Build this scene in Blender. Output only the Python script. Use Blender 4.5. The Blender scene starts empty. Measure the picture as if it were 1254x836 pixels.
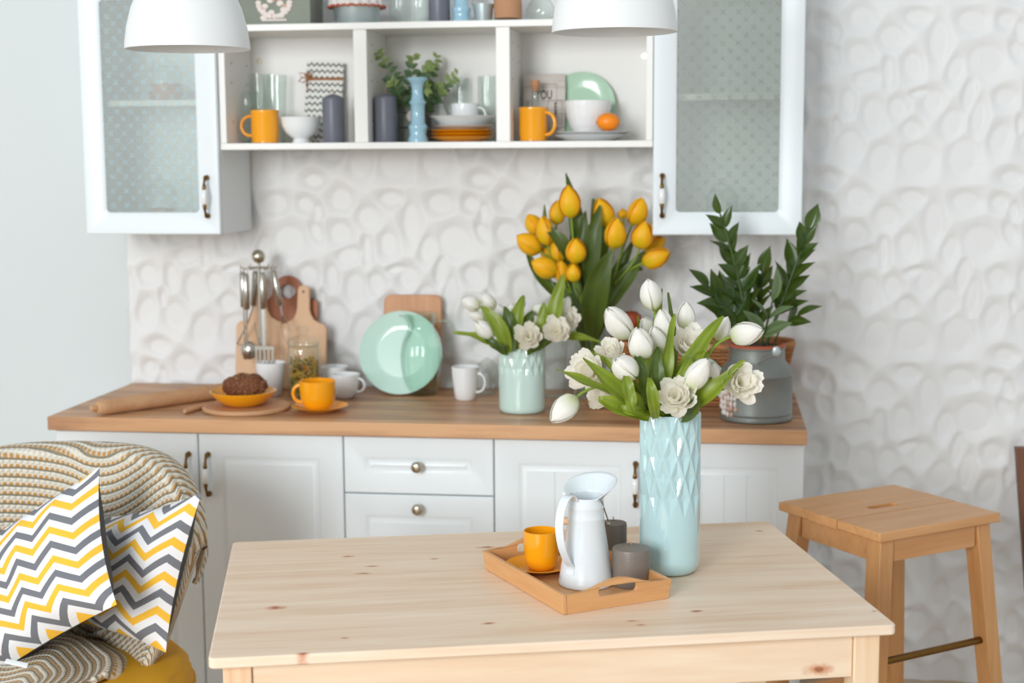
import bpy, bmesh, math, random
from mathutils import Vector, Matrix, Euler, noise
PI = math.pi
random.seed(11)
scn = bpy.context.scene
COL = scn.collection
# ------------------------------------------------------------------ camera
cam_d = bpy.data.cameras.new('camera'); cam = bpy.data.objects.new('camera', cam_d); COL.objects.link(cam)
cam_d.sensor_width = 36.0; cam_d.lens = 51.93
_r = Vector((0.99103, 0.13349, -0.00606)); _u = Vector((-0.01088, 0.12578, 0.99200)); _f = Vector((-0.13319, 0.98304, -0.12610))
cam.matrix_world = Matrix(((_r.x, _u.x, -_f.x, 1.7816), (_r.y, _u.y, -_f.y, -4.3445), (_r.z, _u.z, -_f.z, 1.5610), (0, 0, 0, 1)))
cam_d.dof.use_dof = True; cam_d.dof.focus_distance = 2.93; cam_d.dof.aperture_fstop = 3.2
scn.camera = cam
# ------------------------------------------------------------------ world, lights, exposure
world = bpy.data.worlds.new('world'); scn.world = world; world.use_nodes = True
bg = world.node_tree.nodes['Background']; bg.inputs[0].default_value = (0.93, 0.975, 1.0, 1); bg.inputs[1].default_value = 0.65
def area(name, loc, target, sx, sy, power, color):
    l = bpy.data.lights.new(name, 'AREA'); l.shape = 'RECTANGLE'; l.size = sx; l.size_y = sy; l.energy = power; l.color = color
    o = bpy.data.objects.new(name, l); COL.objects.link(o); o.location = loc
    o.rotation_euler = (Vector(target) - Vector(loc)).to_track_quat('-Z', 'Y').to_euler(); return o
area('window_light', (-0.45, -7.5, 2.45), (1.1, 0, 0.8), 2.0, 2.4, 318, (0.95, 0.98, 1.0))
area('side_fill_light', (-6.0, -6.0, 2.2), (1.0, -0.6, 0.8), 2.6, 2.0, 40, (0.95, 0.98, 1.0))  # unseen lamp added far left for fill and ambient
scn.cycles.transparent_max_bounces = 32
scn.view_settings.view_transform = 'Standard'; scn.view_settings.look = 'None'
scn.view_settings.exposure = 0.0; scn.view_settings.gamma = 1.0; scn.view_settings.use_curve_mapping = False

# ------------------------------------------------------------------ node helpers
class X:
    """a socket with arithmetic"""
    def __init__(s, nt, sock): s.nt = nt; s.s = sock
    def op(s, o, b=None, c=None):
        n = s.nt.nodes.new('ShaderNodeMath'); n.operation = o
        for i, v in enumerate((s, b, c)):
            if v is None: continue
            if isinstance(v, X): s.nt.links.new(v.s, n.inputs[i])
            else: n.inputs[i].default_value = v
        return X(s.nt, n.outputs[0])
    def __add__(s, b): return s.op('ADD', b)
    def __sub__(s, b): return s.op('SUBTRACT', b)
    def __mul__(s, b): return s.op('MULTIPLY', b)
    def __truediv__(s, b): return s.op('DIVIDE', b)
    def fract(s): return s.op('FRACT')
    def floor(s): return s.op('FLOOR')
    def abs(s): return s.op('ABSOLUTE')
    def lt(s, b): return s.op('LESS_THAN', b)
    def gt(s, b): return s.op('GREATER_THAN', b)
    def min(s, b): return s.op('MINIMUM', b)
    def max(s, b): return s.op('MAXIMUM', b)
    def step(s, a, b):
        n = s.nt.nodes.new('ShaderNodeMapRange'); n.interpolation_type = 'SMOOTHSTEP'
        s.nt.links.new(s.s, n.inputs[0]); n.inputs[1].default_value = a; n.inputs[2].default_value = b
        return X(s.nt, n.outputs[0])
def newmat(name):
    m = bpy.data.materials.new(name); m.use_nodes = True; nt = m.node_tree
    return m, nt, nt.nodes['Principled BSDF']
def setp(b, **k):
    names = dict(rough='Roughness', metal='Metallic', trans='Transmission Weight', ior='IOR', spec='Specular IOR Level', coat='Coat Weight', sheen='Sheen Weight', sss='Subsurface Weight', alpha='Alpha')
    for a, v in k.items(): b.inputs[names[a]].default_value = v
def coords(nt, kind='Object', scale=(1, 1, 1), rot=(0, 0, 0)):
    tc = nt.nodes.new('ShaderNodeTexCoord'); mp = nt.nodes.new('ShaderNodeMapping')
    mp.inputs['Scale'].default_value = scale; mp.inputs['Rotation'].default_value = rot
    nt.links.new(tc.outputs[kind], mp.inputs[0]); return mp.outputs[0]
def sep(nt, vec):
    n = nt.nodes.new('ShaderNodeSeparateXYZ'); nt.links.new(vec, n.inputs[0]); return [X(nt, n.outputs[i]) for i in range(3)]
def noise_n(nt, vec, scale, detail=3, rough=.5, dist=0):
    n = nt.nodes.new('ShaderNodeTexNoise'); n.inputs['Scale'].default_value = scale; n.inputs['Detail'].default_value = detail
    n.inputs['Roughness'].default_value = rough; n.inputs['Distortion'].default_value = dist; nt.links.new(vec, n.inputs['Vector']); return X(nt, n.outputs[0])
def ramp(nt, x, stops):
    n = nt.nodes.new('ShaderNodeValToRGB'); e = n.color_ramp.elements
    while len(e) < len(stops): e.new(.5)
    for i, (p, c) in enumerate(stops): e[i].position = p; e[i].color = (*c, 1)
    nt.links.new(x.s, n.inputs[0]); return n.outputs[0]
def mix(nt, f, a, b):
    n = nt.nodes.new('ShaderNodeMix'); n.data_type = 'RGBA'
    if isinstance(f, X): nt.links.new(f.s, n.inputs[0])
    else: n.inputs[0].default_value = f
    for i, v in ((6, a), (7, b)):
        if isinstance(v, tuple): n.inputs[i].default_value = (*v, 1)
        else: nt.links.new(v, n.inputs[i])
    return n.outputs[2]
def bump(nt, b, x, strength, dist=.002):
    n = nt.nodes.new('ShaderNodeBump'); n.inputs['Strength'].default_value = strength; n.inputs['Distance'].default_value = dist
    nt.links.new(x.s, n.inputs['Height']); nt.links.new(n.outputs[0], b.inputs['Normal'])
def srgb(h):
    c = [int(h[i:i+2], 16)/255 for i in (0, 2, 4)]
    return tuple(v/12.92 if v <= .04045 else ((v+.055)/1.055)**2.4 for v in c)
def plain(name, hexc, rough=.5, var=.06, vs=8, bmp=0, bs=60, **k):
    m, nt, b = newmat(name); c = srgb(hexc); v = coords(nt)
    n = noise_n(nt, v, vs, 3)
    nt.links.new(mix(nt, n, tuple(q*(1-var) for q in c), tuple(min(1, q*(1+var)) for q in c)), b.inputs['Base Color'])
    setp(b, rough=rough, **k)
    if bmp: bump(nt, b, noise_n(nt, v, bs, 4), bmp)
    return m
def wood(name, light, dark, axis='x', scale=1.0, rough=.45, knots=(), contrast=1.0, kax=1, rot=0):
    m, nt, b = newmat(name); L, D = srgb(light), srgb(dark)
    st = {'x': (1.1, 14, 14), 'y': (14, 1.1, 14), 'z': (14, 14, 1.1)}[axis]
    v0 = coords(nt, rot=(0, 0, rot)); v = coords(nt, scale=tuple(q*scale for q in st), rot=(0, 0, rot))
    n1 = noise_n(nt, v, 1.6, 4, .55, 1.2); n2 = noise_n(nt, v, 7, 3, .6, .3)
    g = (n1*.7+n2*.3)
    mid = tuple((a+c)/2 for a, c in zip(L, D))
    lo, hi = .5-.16/contrast, .5+.16/contrast
    colr = ramp(nt, g, [(lo, D), (.5-.02, mid), (hi, L)])
    low = noise_n(nt, coords(nt, scale=tuple(.35 if q > 5 else .2 for q in st)), 6, 2)
    colr = mix(nt, low*.25, colr, L)
    if knots:
        p = sep(nt, v0); acc = None; core = None
        wob = (noise_n(nt, v0, 60, 2)-.5)
        for (kx, ky, rx, ry) in knots:
            dx = (p[0]-kx)/rx; dy = (p[kax]-ky)/ry
            d = ((dx*dx+dy*dy).op('SQRT'))+wob*1.2
            a = X(nt, (d*1).s).step(1.25, .35); c = d.step(.55, .15)
            acc = a if acc is None else acc.max(a); core = c if core is None else core.max(c)
        colr = mix(nt, acc*.75, colr, srgb('C0703C')); colr = mix(nt, core*.6, colr, srgb('7A3F22'))
    nt.links.new(colr, b.inputs['Base Color']); setp(b, rough=rough)
    bump(nt, b, n2, .12, .001)
    return m

# ------------------------------------------------------------------ mesh helpers
class MB:
    def __init__(s): s.v = []; s.f = []; s.mi = []; s.uv = {}
    def add(s, vs, fs, mi=0):
        o = len(s.v); s.v += [tuple(p) for p in vs]; s.f += [tuple(i+o for i in f) for f in fs]; s.mi += [mi]*len(fs); return s
    def box(s, x0, x1, y0, y1, z0, z1, mi=0):
        v = [(x, y, z) for z in (z0, z1) for y in (y0, y1) for x in (x0, x1)]
        return s.add(v, [(0, 2, 3, 1), (4, 5, 7, 6), (0, 1, 5, 4), (2, 6, 7, 3), (0, 4, 6, 2), (1, 3, 7, 5)], mi)
    def hexa(s, b4, t4, mi=0):
        return s.add(list(b4)+list(t4), [(3, 2, 1, 0), (4, 5, 6, 7), (0, 1, 5, 4), (1, 2, 6, 5), (2, 3, 7, 6), (3, 0, 4, 7)], mi)
    def lathe(s, prof, n=32, c=(0, 0, 0), mi=0, mat=None):
        vs = []; fs = []; rings = []
        for r, z in prof:
            if r < 1e-5: rings.append([len(vs)]); vs.append((0, 0, z))
            else:
                rings.append(list(range(len(vs), len(vs)+n)))
                vs += [(r*math.cos(2*PI*i/n), r*math.sin(2*PI*i/n), z) for i in range(n)]
        for a, b in zip(rings, rings[1:]):
            for i in range(n):
                j = (i+1) % n
                if len(a) == 1 and len(b) == 1: continue
                if len(a) == 1: fs.append((a[0], b[j], b[i])[::-1][::-1])
                elif len(b) == 1: fs.append((a[i], a[j], b[0]))
                else: fs.append((a[i], a[j], b[j], b[i]))
        M = mat or Matrix.Translation(c)
        return s.add([M @ Vector(p) for p in vs], fs, mi)
    def tube(s, pts, rad, n=10, mi=0, cap=True, flat=None):
        pts = [Vector(p) for p in pts]; m = len(pts); vs = []; fs = []
        if not hasattr(rad, '__len__'): rad = [rad]*m
        up = None
        for i, p in enumerate(pts):
            t = (pts[min(i+1, m-1)]-pts[max(i-1, 0)]).normalized()
            if up is None:
                up = Vector((0, 0, 1)) if abs(t.z) < .9 else Vector((1, 0, 0))
            a = t.cross(up).normalized(); up = a.cross(t).normalized()
            fx, fy = flat or (1, 1)
            for k in range(n):
                an = 2*PI*k/n; vs.append(p+(a*math.cos(an)*fx+up*math.sin(an)*fy)*rad[i])
        for i in range(m-1):
            for k in range(n):
                j = (k+1) % n; fs.append((i*n+k, i*n+j, (i+1)*n+j, (i+1)*n+k))
        if cap: fs.append(tuple(range(n))[::-1]); fs.append(tuple((m-1)*n+k for k in range(n)))
        return s.add(vs, fs, mi)
    def grid(s, fn, nu, nv, mi=0, uvfn=None, closed_u=False):
        vs = [fn(i/nu, j/nv) for j in range(nv+1) for i in range(nu+1)]
        fs = [(j*(nu+1)+i, j*(nu+1)+i+1, (j+1)*(nu+1)+i+1, (j+1)*(nu+1)+i) for j in range(nv) for i in range(nu)]
        o = len(s.v)
        if uvfn:
            for j in range(nv+1):
                for i in range(nu+1): s.uv[o+j*(nu+1)+i] = uvfn(i/nu, j/nv)
        return s.add(vs, fs, mi)
    def ball(s, c, r, nu=16, nv=10, mi=0, sc=(1, 1, 1)):
        prof = [(math.sin(PI*j/nv)*r, -math.cos(PI*j/nv)*r) for j in range(nv+1)]
        return s.lathe(prof, nu, mi=mi, mat=Matrix.Translation(c) @ Matrix.Diagonal((*sc, 1)))
    def ringplate(s, outer, inner, h0, h1, frame, mi=0):
        """plate with a hole; outer/inner 2D loops of equal count, frame(a,b,h)->3D"""
        n = len(outer); vs = []
        for lp, h in ((outer, h0), (inner, h0), (outer, h1), (inner, h1)): vs += [frame(a, b, h) for a, b in lp]
        fs = []
        for i in range(n):
            j = (i+1) % n
            fs += [(i, n+i, n+j, j), (2*n+i, 2*n+j, 3*n+j, 3*n+i), (i, j, 2*n+j, 2*n+i), (n+j, n+i, 3*n+i, 3*n+j)]
        return s.add(vs, fs, mi)
    def extrude(s, loop, h0, h1, frame, mi=0):
        n = len(loop); vs = [frame(a, b, h0) for a, b in loop]+[frame(a, b, h1) for a, b in loop]
        fs = [tuple(range(n))[::-1], tuple(range(n, 2*n))]+[(i, (i+1) % n, n+(i+1) % n, n+i) for i in range(n)]
        return s.add(vs, fs, mi)
    def mesh(s, name, mats, smooth=35):
        me = bpy.data.meshes.new(name); me.from_pydata(s.v, [], s.f)
        if not isinstance(mats, (list, tuple)): mats = [mats]
        for m in mats: me.materials.append(m)
        if any(s.mi): me.polygons.foreach_set('material_index', s.mi)
        if s.uv:
            l = me.uv_layers.new(name='UVMap')
            for lp in me.loops: l.data[lp.index].uv = s.uv.get(lp.vertex_index, (0, 0))
        bm = bmesh.new(); bm.from_mesh(me); bmesh.ops.recalc_face_normals(bm, faces=bm.faces); bm.to_mesh(me); bm.free()
        if smooth:
            me.polygons.foreach_set('use_smooth', [True]*len(me.polygons))
            if smooth < 180: me.set_sharp_from_angle(angle=math.radians(smooth))
        me.update(); return me
def obj(name, me, parent=None, loc=None, bevel=0, M=None, seg=2):
    o = bpy.data.objects.new(name, me); COL.objects.link(o)
    if parent: o.parent = parent
    if loc: o.location = loc
    if M is not None: o.matrix_local = M
    if bevel:
        b = o.modifiers.new('bevel', 'BEVEL'); b.width = bevel; b.segments = seg; b.limit_method = 'ANGLE'; b.angle_limit = math.radians(40)
    return o
def part(name, mb, mats, parent, smooth=35, bevel=0, label=None, **k):
    o = obj(name, mb.mesh(name, mats, smooth), parent, bevel=bevel, **k)
    if label: o['label'] = label
    return o
def tag(o, label, cat, group=None, kind=None):
    o['label'] = label; o['category'] = cat
    if group: o['group'] = group
    if kind: o['kind'] = kind
    return o
def thing(name, label, cat, loc=(0, 0, 0), rz=0, group=None):
    o = bpy.data.objects.new(name, None); COL.objects.link(o); o.empty_display_size = .05
    o.location = loc; o.rotation_euler = (0, 0, rz); return tag(o, label, cat, group)
def solo(name, mb, mats, label, cat, loc=(0, 0, 0), rz=0, group=None, smooth=35, bevel=0, kind=None):
    o = obj(name, mb.mesh(name, mats, smooth), bevel=bevel); o.location = loc; o.rotation_euler = (0, 0, rz)
    return tag(o, label, cat, group, kind)
def kids(o): return [c for c in bpy.data.objects if c.parent == o]
def dup(root, loc, rz, label, group=None):
    r = root.copy(); COL.objects.link(r); r.location = loc; r.rotation_euler = (0, 0, rz); r['label'] = label
    if group: r['group'] = group
    for ch in kids(root):
        c = ch.copy(); COL.objects.link(c); c.parent = r
        for g in kids(ch):
            d = g.copy(); COL.objects.link(d); d.parent = c
    return r
def rrect(x0, x1, y0, y1, r, k=5):
    out = []
    for cx, cy, a0 in ((x1-r, y1-r, 0), (x0+r, y1-r, 90), (x0+r, y0+r, 180), (x1-r, y0+r, 270)):
        for i in range(k+1):
            a = math.radians(a0+90*i/k); out.append((cx+r*math.cos(a), cy+r*math.sin(a)))
    return out
def bez(a, b, c, n):
    a, b, c = Vector(a), Vector(b), Vector(c)
    return [(1-t)**2*a+2*t*(1-t)*b+t*t*c for t in (i/n for i in range(n+1))]
def arc(cx, cy, r, a0, a1, n): return [(cx+r*math.cos(math.radians(a0+(a1-a0)*i/n)), cy+r*math.sin(math.radians(a0+(a1-a0)*i/n))) for i in range(n+1)]

# ------------------------------------------------------------------ materials
M = {}
M['wall'] = plain('wall_paint', 'D3D9D9', .8, .012, 3, bmp=.15, bs=12)
M['panel'] = plain('relief_gypsum', 'E2E2E1', .55, .012, 2)
M['lacquer'] = plain('white_lacquer', 'E1E8EB', .35, .01, 3)
M['cream'] = plain('cream_laminate', 'E9E8E4', .45, .012, 4)
M['shade'] = plain('white_metal_shade', 'E4E6E6', .45, .01, 4)
M['porcelain'] = plain('white_porcelain', 'E8EAEA', .12, .01, 4, coat=.4)
M['mug_orange'] = plain('orange_glaze', 'F4A412', .18, .02, 6, coat=.5)
M['saucer_yellow'] = plain('yellow_glaze', 'F5A610', .22, .02, 6, coat=.4)
M['mint'] = plain('mint_glaze', 'C0DFD2', .2, .02, 6, coat=.4)
M['mint_dark'] = plain('mint_green_plate_glaze', 'B6D8BD', .2, .02, 6, coat=.4)
M['mint_vase'] = plain('mint_vase_glaze', 'C4DDD5', .1, .02, 6, coat=.7)
M['blue_vase'] = plain('pale_blue_vase_glaze', 'B6D5D8', .06, .03, 6, coat=.9)
M['blue_stick'] = plain('sky_blue_glaze', '9AC2D3', .12, .02, 8, coat=.6)
M['candle_grey'] = plain('slate_wax', '686A75', .38, .05, 20, bmp=.1, sss=.0)
M['candle_taupe'] = plain('taupe_wax', '7B7168', .42, .08, 60, bmp=.35, bs=180)
M['enamel'] = plain('white_enamel', 'E0E8EC', .22, .01, 5, coat=.5)
M['steel'] = plain('brushed_steel', 'B9B4AA', .25, .05, 20, metal=1)
M['nickel'] = plain('worn_nickel', 'C2BAA9', .25, .05, 20, metal=1)
M['brass'] = plain('aged_brass', '7A5A2C', .32, .15, 60, metal=1)
M['galv'] = plain('galvanised_zinc', '80837E', .48, .3, 14, bmp=.2, bs=40, metal=.55)
M['tin_bright'] = plain('bright_tin', 'B7C2C2', .38, .1, 14, metal=.7)
M['terracotta'] = plain('terracotta', 'B0593A', .7, .12, 30, bmp=.2)
M['apple'] = plain('russet_apple_skin', '8E3A1C', .35, .15, 20)
M['soil'] = plain('potting_soil', '4A372B', .95, .4, 120, bmp=1, bs=150)
M['stem'] = plain('tulip_stem_green', '7E9A35', .5, .1, 30)
M['stem_dark'] = plain('dark_plant_stem', '3F5526', .5, .15, 30)
M['kraft'] = plain('kraft_paper', 'B58562', .8, .06, 30)
M['twine'] = plain('jute_twine', 'A5704A', .9, .2, 200, bmp=.6, bs=400)
M['cork'] = plain('cork', 'C08A60', .85, .2, 150, bmp=.4, bs=300)
M['bread'] = plain('bread_crust', '6A3C22', .85, .45, 35, bmp=1, bs=90)
M['seed'] = plain('toasted_seeds', 'B98E62', .7, .25, 200)
M['tangerine'] = plain('tangerine_peel', 'F38A10', .35, .05, 20, bmp=.3, bs=250)
M['pasta'] = plain('dried_pasta', 'B08A28', .6, .5, 40)
M['grain'] = plain('amber_grain', 'D49A62', .8, .25, 260, bmp=1, bs=420)
M['sponge'] = plain('peach_sugar', 'C47E5C', .8, .15, 90, bmp=.5)
M['dark_cloth'] = plain('charcoal_cotton', '45494B', .85, .1, 40, bmp=.2, bs=300)
M['felt_dark'] = plain('shadow_gap', '4B4B48', .9)
M['velvet'] = plain('mustard_velvet', 'D29A08', .7, .08, 10)
M['floor'] = wood('warm_wood_floor', 'CBB499', 'AE9474', 'x', .5, .5)
M['dark_wood'] = wood('dark_brown_wood', '7A4A2C', '4E2B18', 'z', 1, .5)
M['pine'] = wood('pine_top', 'F2DFC8', 'DFBD9C', 'x', .8, .42, contrast=.95, knots=[(*(0.1053, 0.2665), .021, .013), (*(0.2276, 0.0741), .009, .004), (*(0.2943, 0.5189), .018, .005), (*(0.4204, 0.555), .011, .005), (*(0.2449, 0.6012), .014, .006), (*(0.4835, 0.117), .014, .006), (*(0.5377, 0.6274), .022, .009), (*(0.8681, 0.1305), .014, .006), (*(0.7411, 0.0921), .014, .005), (*(0.7491, 0.0675), .010, .004), (*(0.2728, 0.4685), .02, .006), (*(0.1553, 0.0039), .012, .006), (*(1.1515, 0.6703), .01, .006), (*(1.1867, 0.082), .006, .003)])
M['pine_apron'] = wood('pine_apron_wood', 'F1DFC6', 'DFBE9C', 'x', .7, .45, contrast=.8, kax=2, knots=[((1.066, -0.0393)[0], .645, .032, .011)])
M['pine_leg'] = wood('pine_leg_wood', 'F1D9BA', 'DBAE84', 'z', .8, .45)
M['stool'] = wood('beech_stool', 'D3A06C', 'B9804B', 'x', .9, .38, contrast=.7)
M['stool_leg'] = wood('beech_stool_leg', 'CF9C66', 'B27A42', 'z', .9, .38, contrast=.7)
M['oak'] = wood('oak_worktop', 'D0A074', '84563A', 'x', .55, .42, contrast=1.35)
M['board_light'] = wood('light_beech_board', 'DDB794', 'C89D76', 'z', .8, .6, contrast=.6)
M['board_red'] = wood('reddish_board', 'A86440', '8A4A2C', 'z', .8, .55)
M['board_bamboo'] = wood('bamboo_board', 'CC9468', 'B67C4E', 'z', 1.6, .5)
M['beech'] = wood('pale_beech', 'CDA27A', 'B4845C', 'x', .9, .6, contrast=.7)
M['tray'] = wood('bamboo_tray', 'DCA874', 'C68F58', 'x', 1.2, .4)
M['tray_y'] = wood('bamboo_tray_cross', 'DCA874', 'C68F58', 'y', 1.2, .4)
M['wicker'] = wood('wicker_cane', 'B87C46', '774522', 'x', 2.5, .6)

def glass_thin(name, tint='F4FAF8', fr=1.0, rough=.0):
    m, nt, b = newmat(name); nt.nodes.remove(b)
    out = [n for n in nt.nodes if n.type == 'OUTPUT_MATERIAL'][0]
    tr = nt.nodes.new('ShaderNodeBsdfTransparent'); tr.inputs[0].default_value = (*srgb(tint), 1)
    gl = nt.nodes.new('ShaderNodeBsdfGlossy'); gl.inputs['Roughness'].default_value = .03+rough
    lw = nt.nodes.new('ShaderNodeLayerWeight'); lw.inputs[0].default_value = .5
    n = noise_n(nt, coords(nt), 5, 1); f = ((X(nt, lw.outputs['Facing']).op('POWER', 3.5))*.75*fr+.035)*(n*.3+.85)
    mx = nt.nodes.new('ShaderNodeMixShader'); nt.links.new(f.s, mx.inputs[0]); nt.links.new(tr.outputs[0], mx.inputs[1]); nt.links.new(gl.outputs[0], mx.inputs[2])
    nt.links.new(mx.outputs[0], out.inputs[0]); return m
M['glass'] = glass_thin('clear_glass', 'FBFDFC', .9)
M['glass_green'] = glass_thin('greenish_pitcher_glass', 'F6FCF9', 1.7)
M['water'] = glass_thin('glass_vase_clear', 'F8FBF9', 1.0)

def frosted(name, tint, pat):
    m, nt, b = newmat(name); out = [n for n in nt.nodes if n.type == 'OUTPUT_MATERIAL'][0]
    p = sep(nt, coords(nt))
    S = .041
    def cross(ox, oz):
        fx = (((p[0]+ox)/S).fract()-.5); fz = (((p[2]+oz)/S).fract()-.5)
        d = (fx.abs()-fz.abs()).abs(); r = fx.abs().max(fz.abs())
        return d.lt(.055)*r.lt(.17)*r.gt(.02)
    c = cross(0, 0).max(cross(S/2, S/2))
    col = mix(nt, c, srgb(tint), srgb(pat))
    rf = nt.nodes.new('ShaderNodeBsdfRefraction'); rf.inputs['Roughness'].default_value = .16; rf.inputs['IOR'].default_value = 1.18; nt.links.new(col, rf.inputs[0])
    df = nt.nodes.new('ShaderNodeBsdfDiffuse'); nt.links.new(col, df.inputs[0])
    gl = nt.nodes.new('ShaderNodeBsdfGlossy'); gl.inputs['Roughness'].default_value = .3
    tr = nt.nodes.new('ShaderNodeBsdfTransparent'); nt.links.new(col, tr.inputs[0]); m0 = nt.nodes.new('ShaderNodeMixShader'); m0.inputs[0].default_value = .86; nt.links.new(rf.outputs[0], m0.inputs[1]); nt.links.new(tr.outputs[0], m0.inputs[2])
    m1 = nt.nodes.new('ShaderNodeMixShader'); f = c*.14+.19; nt.links.new(f.s, m1.inputs[0]); nt.links.new(m0.outputs[0], m1.inputs[1]); nt.links.new(df.outputs[0], m1.inputs[2])
    fr = nt.nodes.new('ShaderNodeFresnel'); m2 = nt.nodes.new('ShaderNodeMixShader'); nt.links.new(fr.outputs[0], m2.inputs[0])
    nt.links.new(m1.outputs[0], m2.inputs[1]); nt.links.new(gl.outputs[0], m2.inputs[2]); nt.links.new(m2.outputs[0], out.inputs[0])
    nt.nodes.remove(b); return m
M['frost_blue'] = frosted('frosted_glass_crosses', 'F3F7F4', 'DDF1F6')
M['frost_grey'] = frosted('frosted_glass_grey_crosses', 'F1F5F1', 'D2D8D0')

def leafmat(name, c1, c2, rough=.4):
    m, nt, b = newmat(name)
    tc = nt.nodes.new('ShaderNodeTexCoord'); p = sep(nt, tc.outputs['UV'])
    veins = ((p[0]*14).op('SINE')*.5+.5); mid = (p[0]-.5).abs().step(.0, .06)
    n = noise_n(nt, coords(nt), 25, 3)
    col = mix(nt, n*.7+veins*.3, srgb(c1), srgb(c2)); nt.links.new(col, b.inputs['Base Color']); setp(b, rough=rough)
    b.inputs['Subsurface Weight'].default_value = 0
    tl = nt.nodes.new('ShaderNodeBsdfTranslucent'); nt.links.new(mix(nt, .5, col, srgb('B4C83A')), tl.inputs[0])
    mx = nt.nodes.new('ShaderNodeMixShader'); mx.inputs[0].default_value = .22
    out = [q for q in nt.nodes if q.type == 'OUTPUT_MATERIAL'][0]
    nt.links.new(b.outputs[0], mx.inputs[1]); nt.links.new(tl.outputs[0], mx.inputs[2]); nt.links.new(mx.outputs[0], out.inputs[0])
    bump(nt, b, veins, .3, .0008)
    return m
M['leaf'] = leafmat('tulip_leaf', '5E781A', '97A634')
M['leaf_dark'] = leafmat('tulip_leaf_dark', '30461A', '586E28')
M['leaf_zz'] = leafmat('glossy_plant_leaf', '1D3014', '3F5C24', .22)
M['leaf_var'] = leafmat('variegated_leaf', '2F5030', '8DA27A', .3)
M['leaf_euc'] = leafmat('eucalyptus_leaf', '3E5B46', '6E8A62', .5)
M['leaf_euc2'] = leafmat('young_eucalyptus_leaf', '6E8748', 'A0B070', .5)
def petal(name, base, tip, edge, sss=.25):
    m, nt, b = newmat(name); tc = nt.nodes.new('ShaderNodeTexCoord'); p = sep(nt, tc.outputs['UV'])
    st = noise_n(nt, coords(nt, 'UV', (30, 1.5, 1)), 1, 2)
    c = mix(nt, p[1].step(.0, .55), srgb(base), srgb(tip))
    c = mix(nt, (p[0]-.5).abs().step(.1, .5)*(st*.6+.2), c, srgb(edge))
    c = mix(nt, (p[0]-.5).abs().step(.09, .01)*(p[1].step(1.0, .3))*(.6 if 'yellow' in name else .2), c, srgb(base))
    nt.links.new(c, b.inputs['Base Color']); setp(b, rough=.5)
    tl = nt.nodes.new('ShaderNodeBsdfTranslucent'); nt.links.new(c, tl.inputs[0])
    mx = nt.nodes.new('ShaderNodeMixShader'); mx.inputs[0].default_value = sss
    out = [q for q in nt.nodes if q.type == 'OUTPUT_MATERIAL'][0]
    nt.links.new(b.outputs[0], mx.inputs[1]); nt.links.new(tl.outputs[0], mx.inputs[2]); nt.links.new(mx.outputs[0], out.inputs[0])
    return m
M['petal_white'] = petal('white_petal', 'D8E0A8', 'F8F6F0', 'FAF8F3', .32)
M['petal_cream'] = petal('cream_double_petal', 'F8F0D4', 'FEFBF2', 'FFFDF8', .42)
M['petal_yellow'] = petal('yellow_petal', 'E0CC1C', 'FFC810', 'FCAA18')

def chevron(name, white, yellow, grey, px, amp, per):
    m, nt, b = newmat(name); tc = nt.nodes.new('ShaderNodeTexCoord'); p = sep(nt, tc.outputs['UV'])
    tri = ((p[0]/px).fract()-.5).abs()*2.0
    v = ((p[1]+tri*amp)/per).fract()
    c = mix(nt, v.gt(.5)*v.lt(.75), srgb(white), srgb(grey)); c = mix(nt, v.lt(.25), c, srgb(yellow))
    nt.links.new(c, b.inputs['Base Color']); setp(b, rough=.85); bump(nt, b, noise_n(nt, coords(nt), 9, 2), .5, .01); return m
M['chev'] = chevron('chevron_cotton', 'E9E9EA', 'F3BC3A', '74767C', .105, .034, .068)
def knit():
    m, nt, b = newmat('knitted_throw'); tc = nt.nodes.new('ShaderNodeTexCoord'); p = sep(nt, tc.outputs['UV'])
    PU, PV = .0118, .0218
    wob = (noise_n(nt, tc.outputs['UV'], 40, 2)-.5)*.003
    u = p[0]/PU; v = (p[1]+wob)/PV; fv = v.fract(); row = (v*2).floor()
    fu = (u+row*.5).fract()
    h = ((fu*PI).op('SINE'))*(((v*2).fract()*PI).op('SINE'))
    ochre = fv.lt(.5)
    shadow = fv.gt(.40)*fv.lt(.58)
    c = mix(nt, ochre, srgb('E0DACB'), srgb('C58F4A'))
    c = mix(nt, ochre*(h.lt(.55)), c, srgb('D9CDB8'))
    c = mix(nt, (fv.gt(.36)*fv.lt(.60))*(h.lt(.62)), c, srgb('8E8672'))  # grey shade between the knot rows, painted into the colour
    nt.links.new(c, b.inputs['Base Color']); setp(b, rough=.95); bump(nt, b, h, .7, .005); return m
M['knit'] = knit()
def zigzag():
    m, nt, b = newmat('zigzag_wrapping_paper'); p = sep(nt, coords(nt))
    tri = ((p[0]/.0165).fract()-.5).abs()*2; v = ((p[2]+tri*.0085)/.0193).fract()
    nt.links.new(mix(nt, v.lt(.26), srgb('E2E2DC'), srgb('22221F')), b.inputs['Base Color']); setp(b, rough=.7); return m
M['zigzag'] = zigzag()
M['sign_board'] = wood('whitewashed_sign', 'D8D2CB', 'BBAFA6', 'x', 1.2, .8)
M['ink'] = plain('black_ink', '2B2A2A', .8)
M['lace'] = plain('rose_relief', 'DDD3CB', .8, .12, 60, bmp=.5)
M['lace_pink'] = plain('faded_pink', 'C9A492', .8, .15, 60)
M['linen'] = plain('checked_linen', 'D8D2CE', .9, .1, 120)
M['gbox'] = plain('grey_green_box', '7D8276', .7, .25, 9, bmp=.2)

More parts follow.
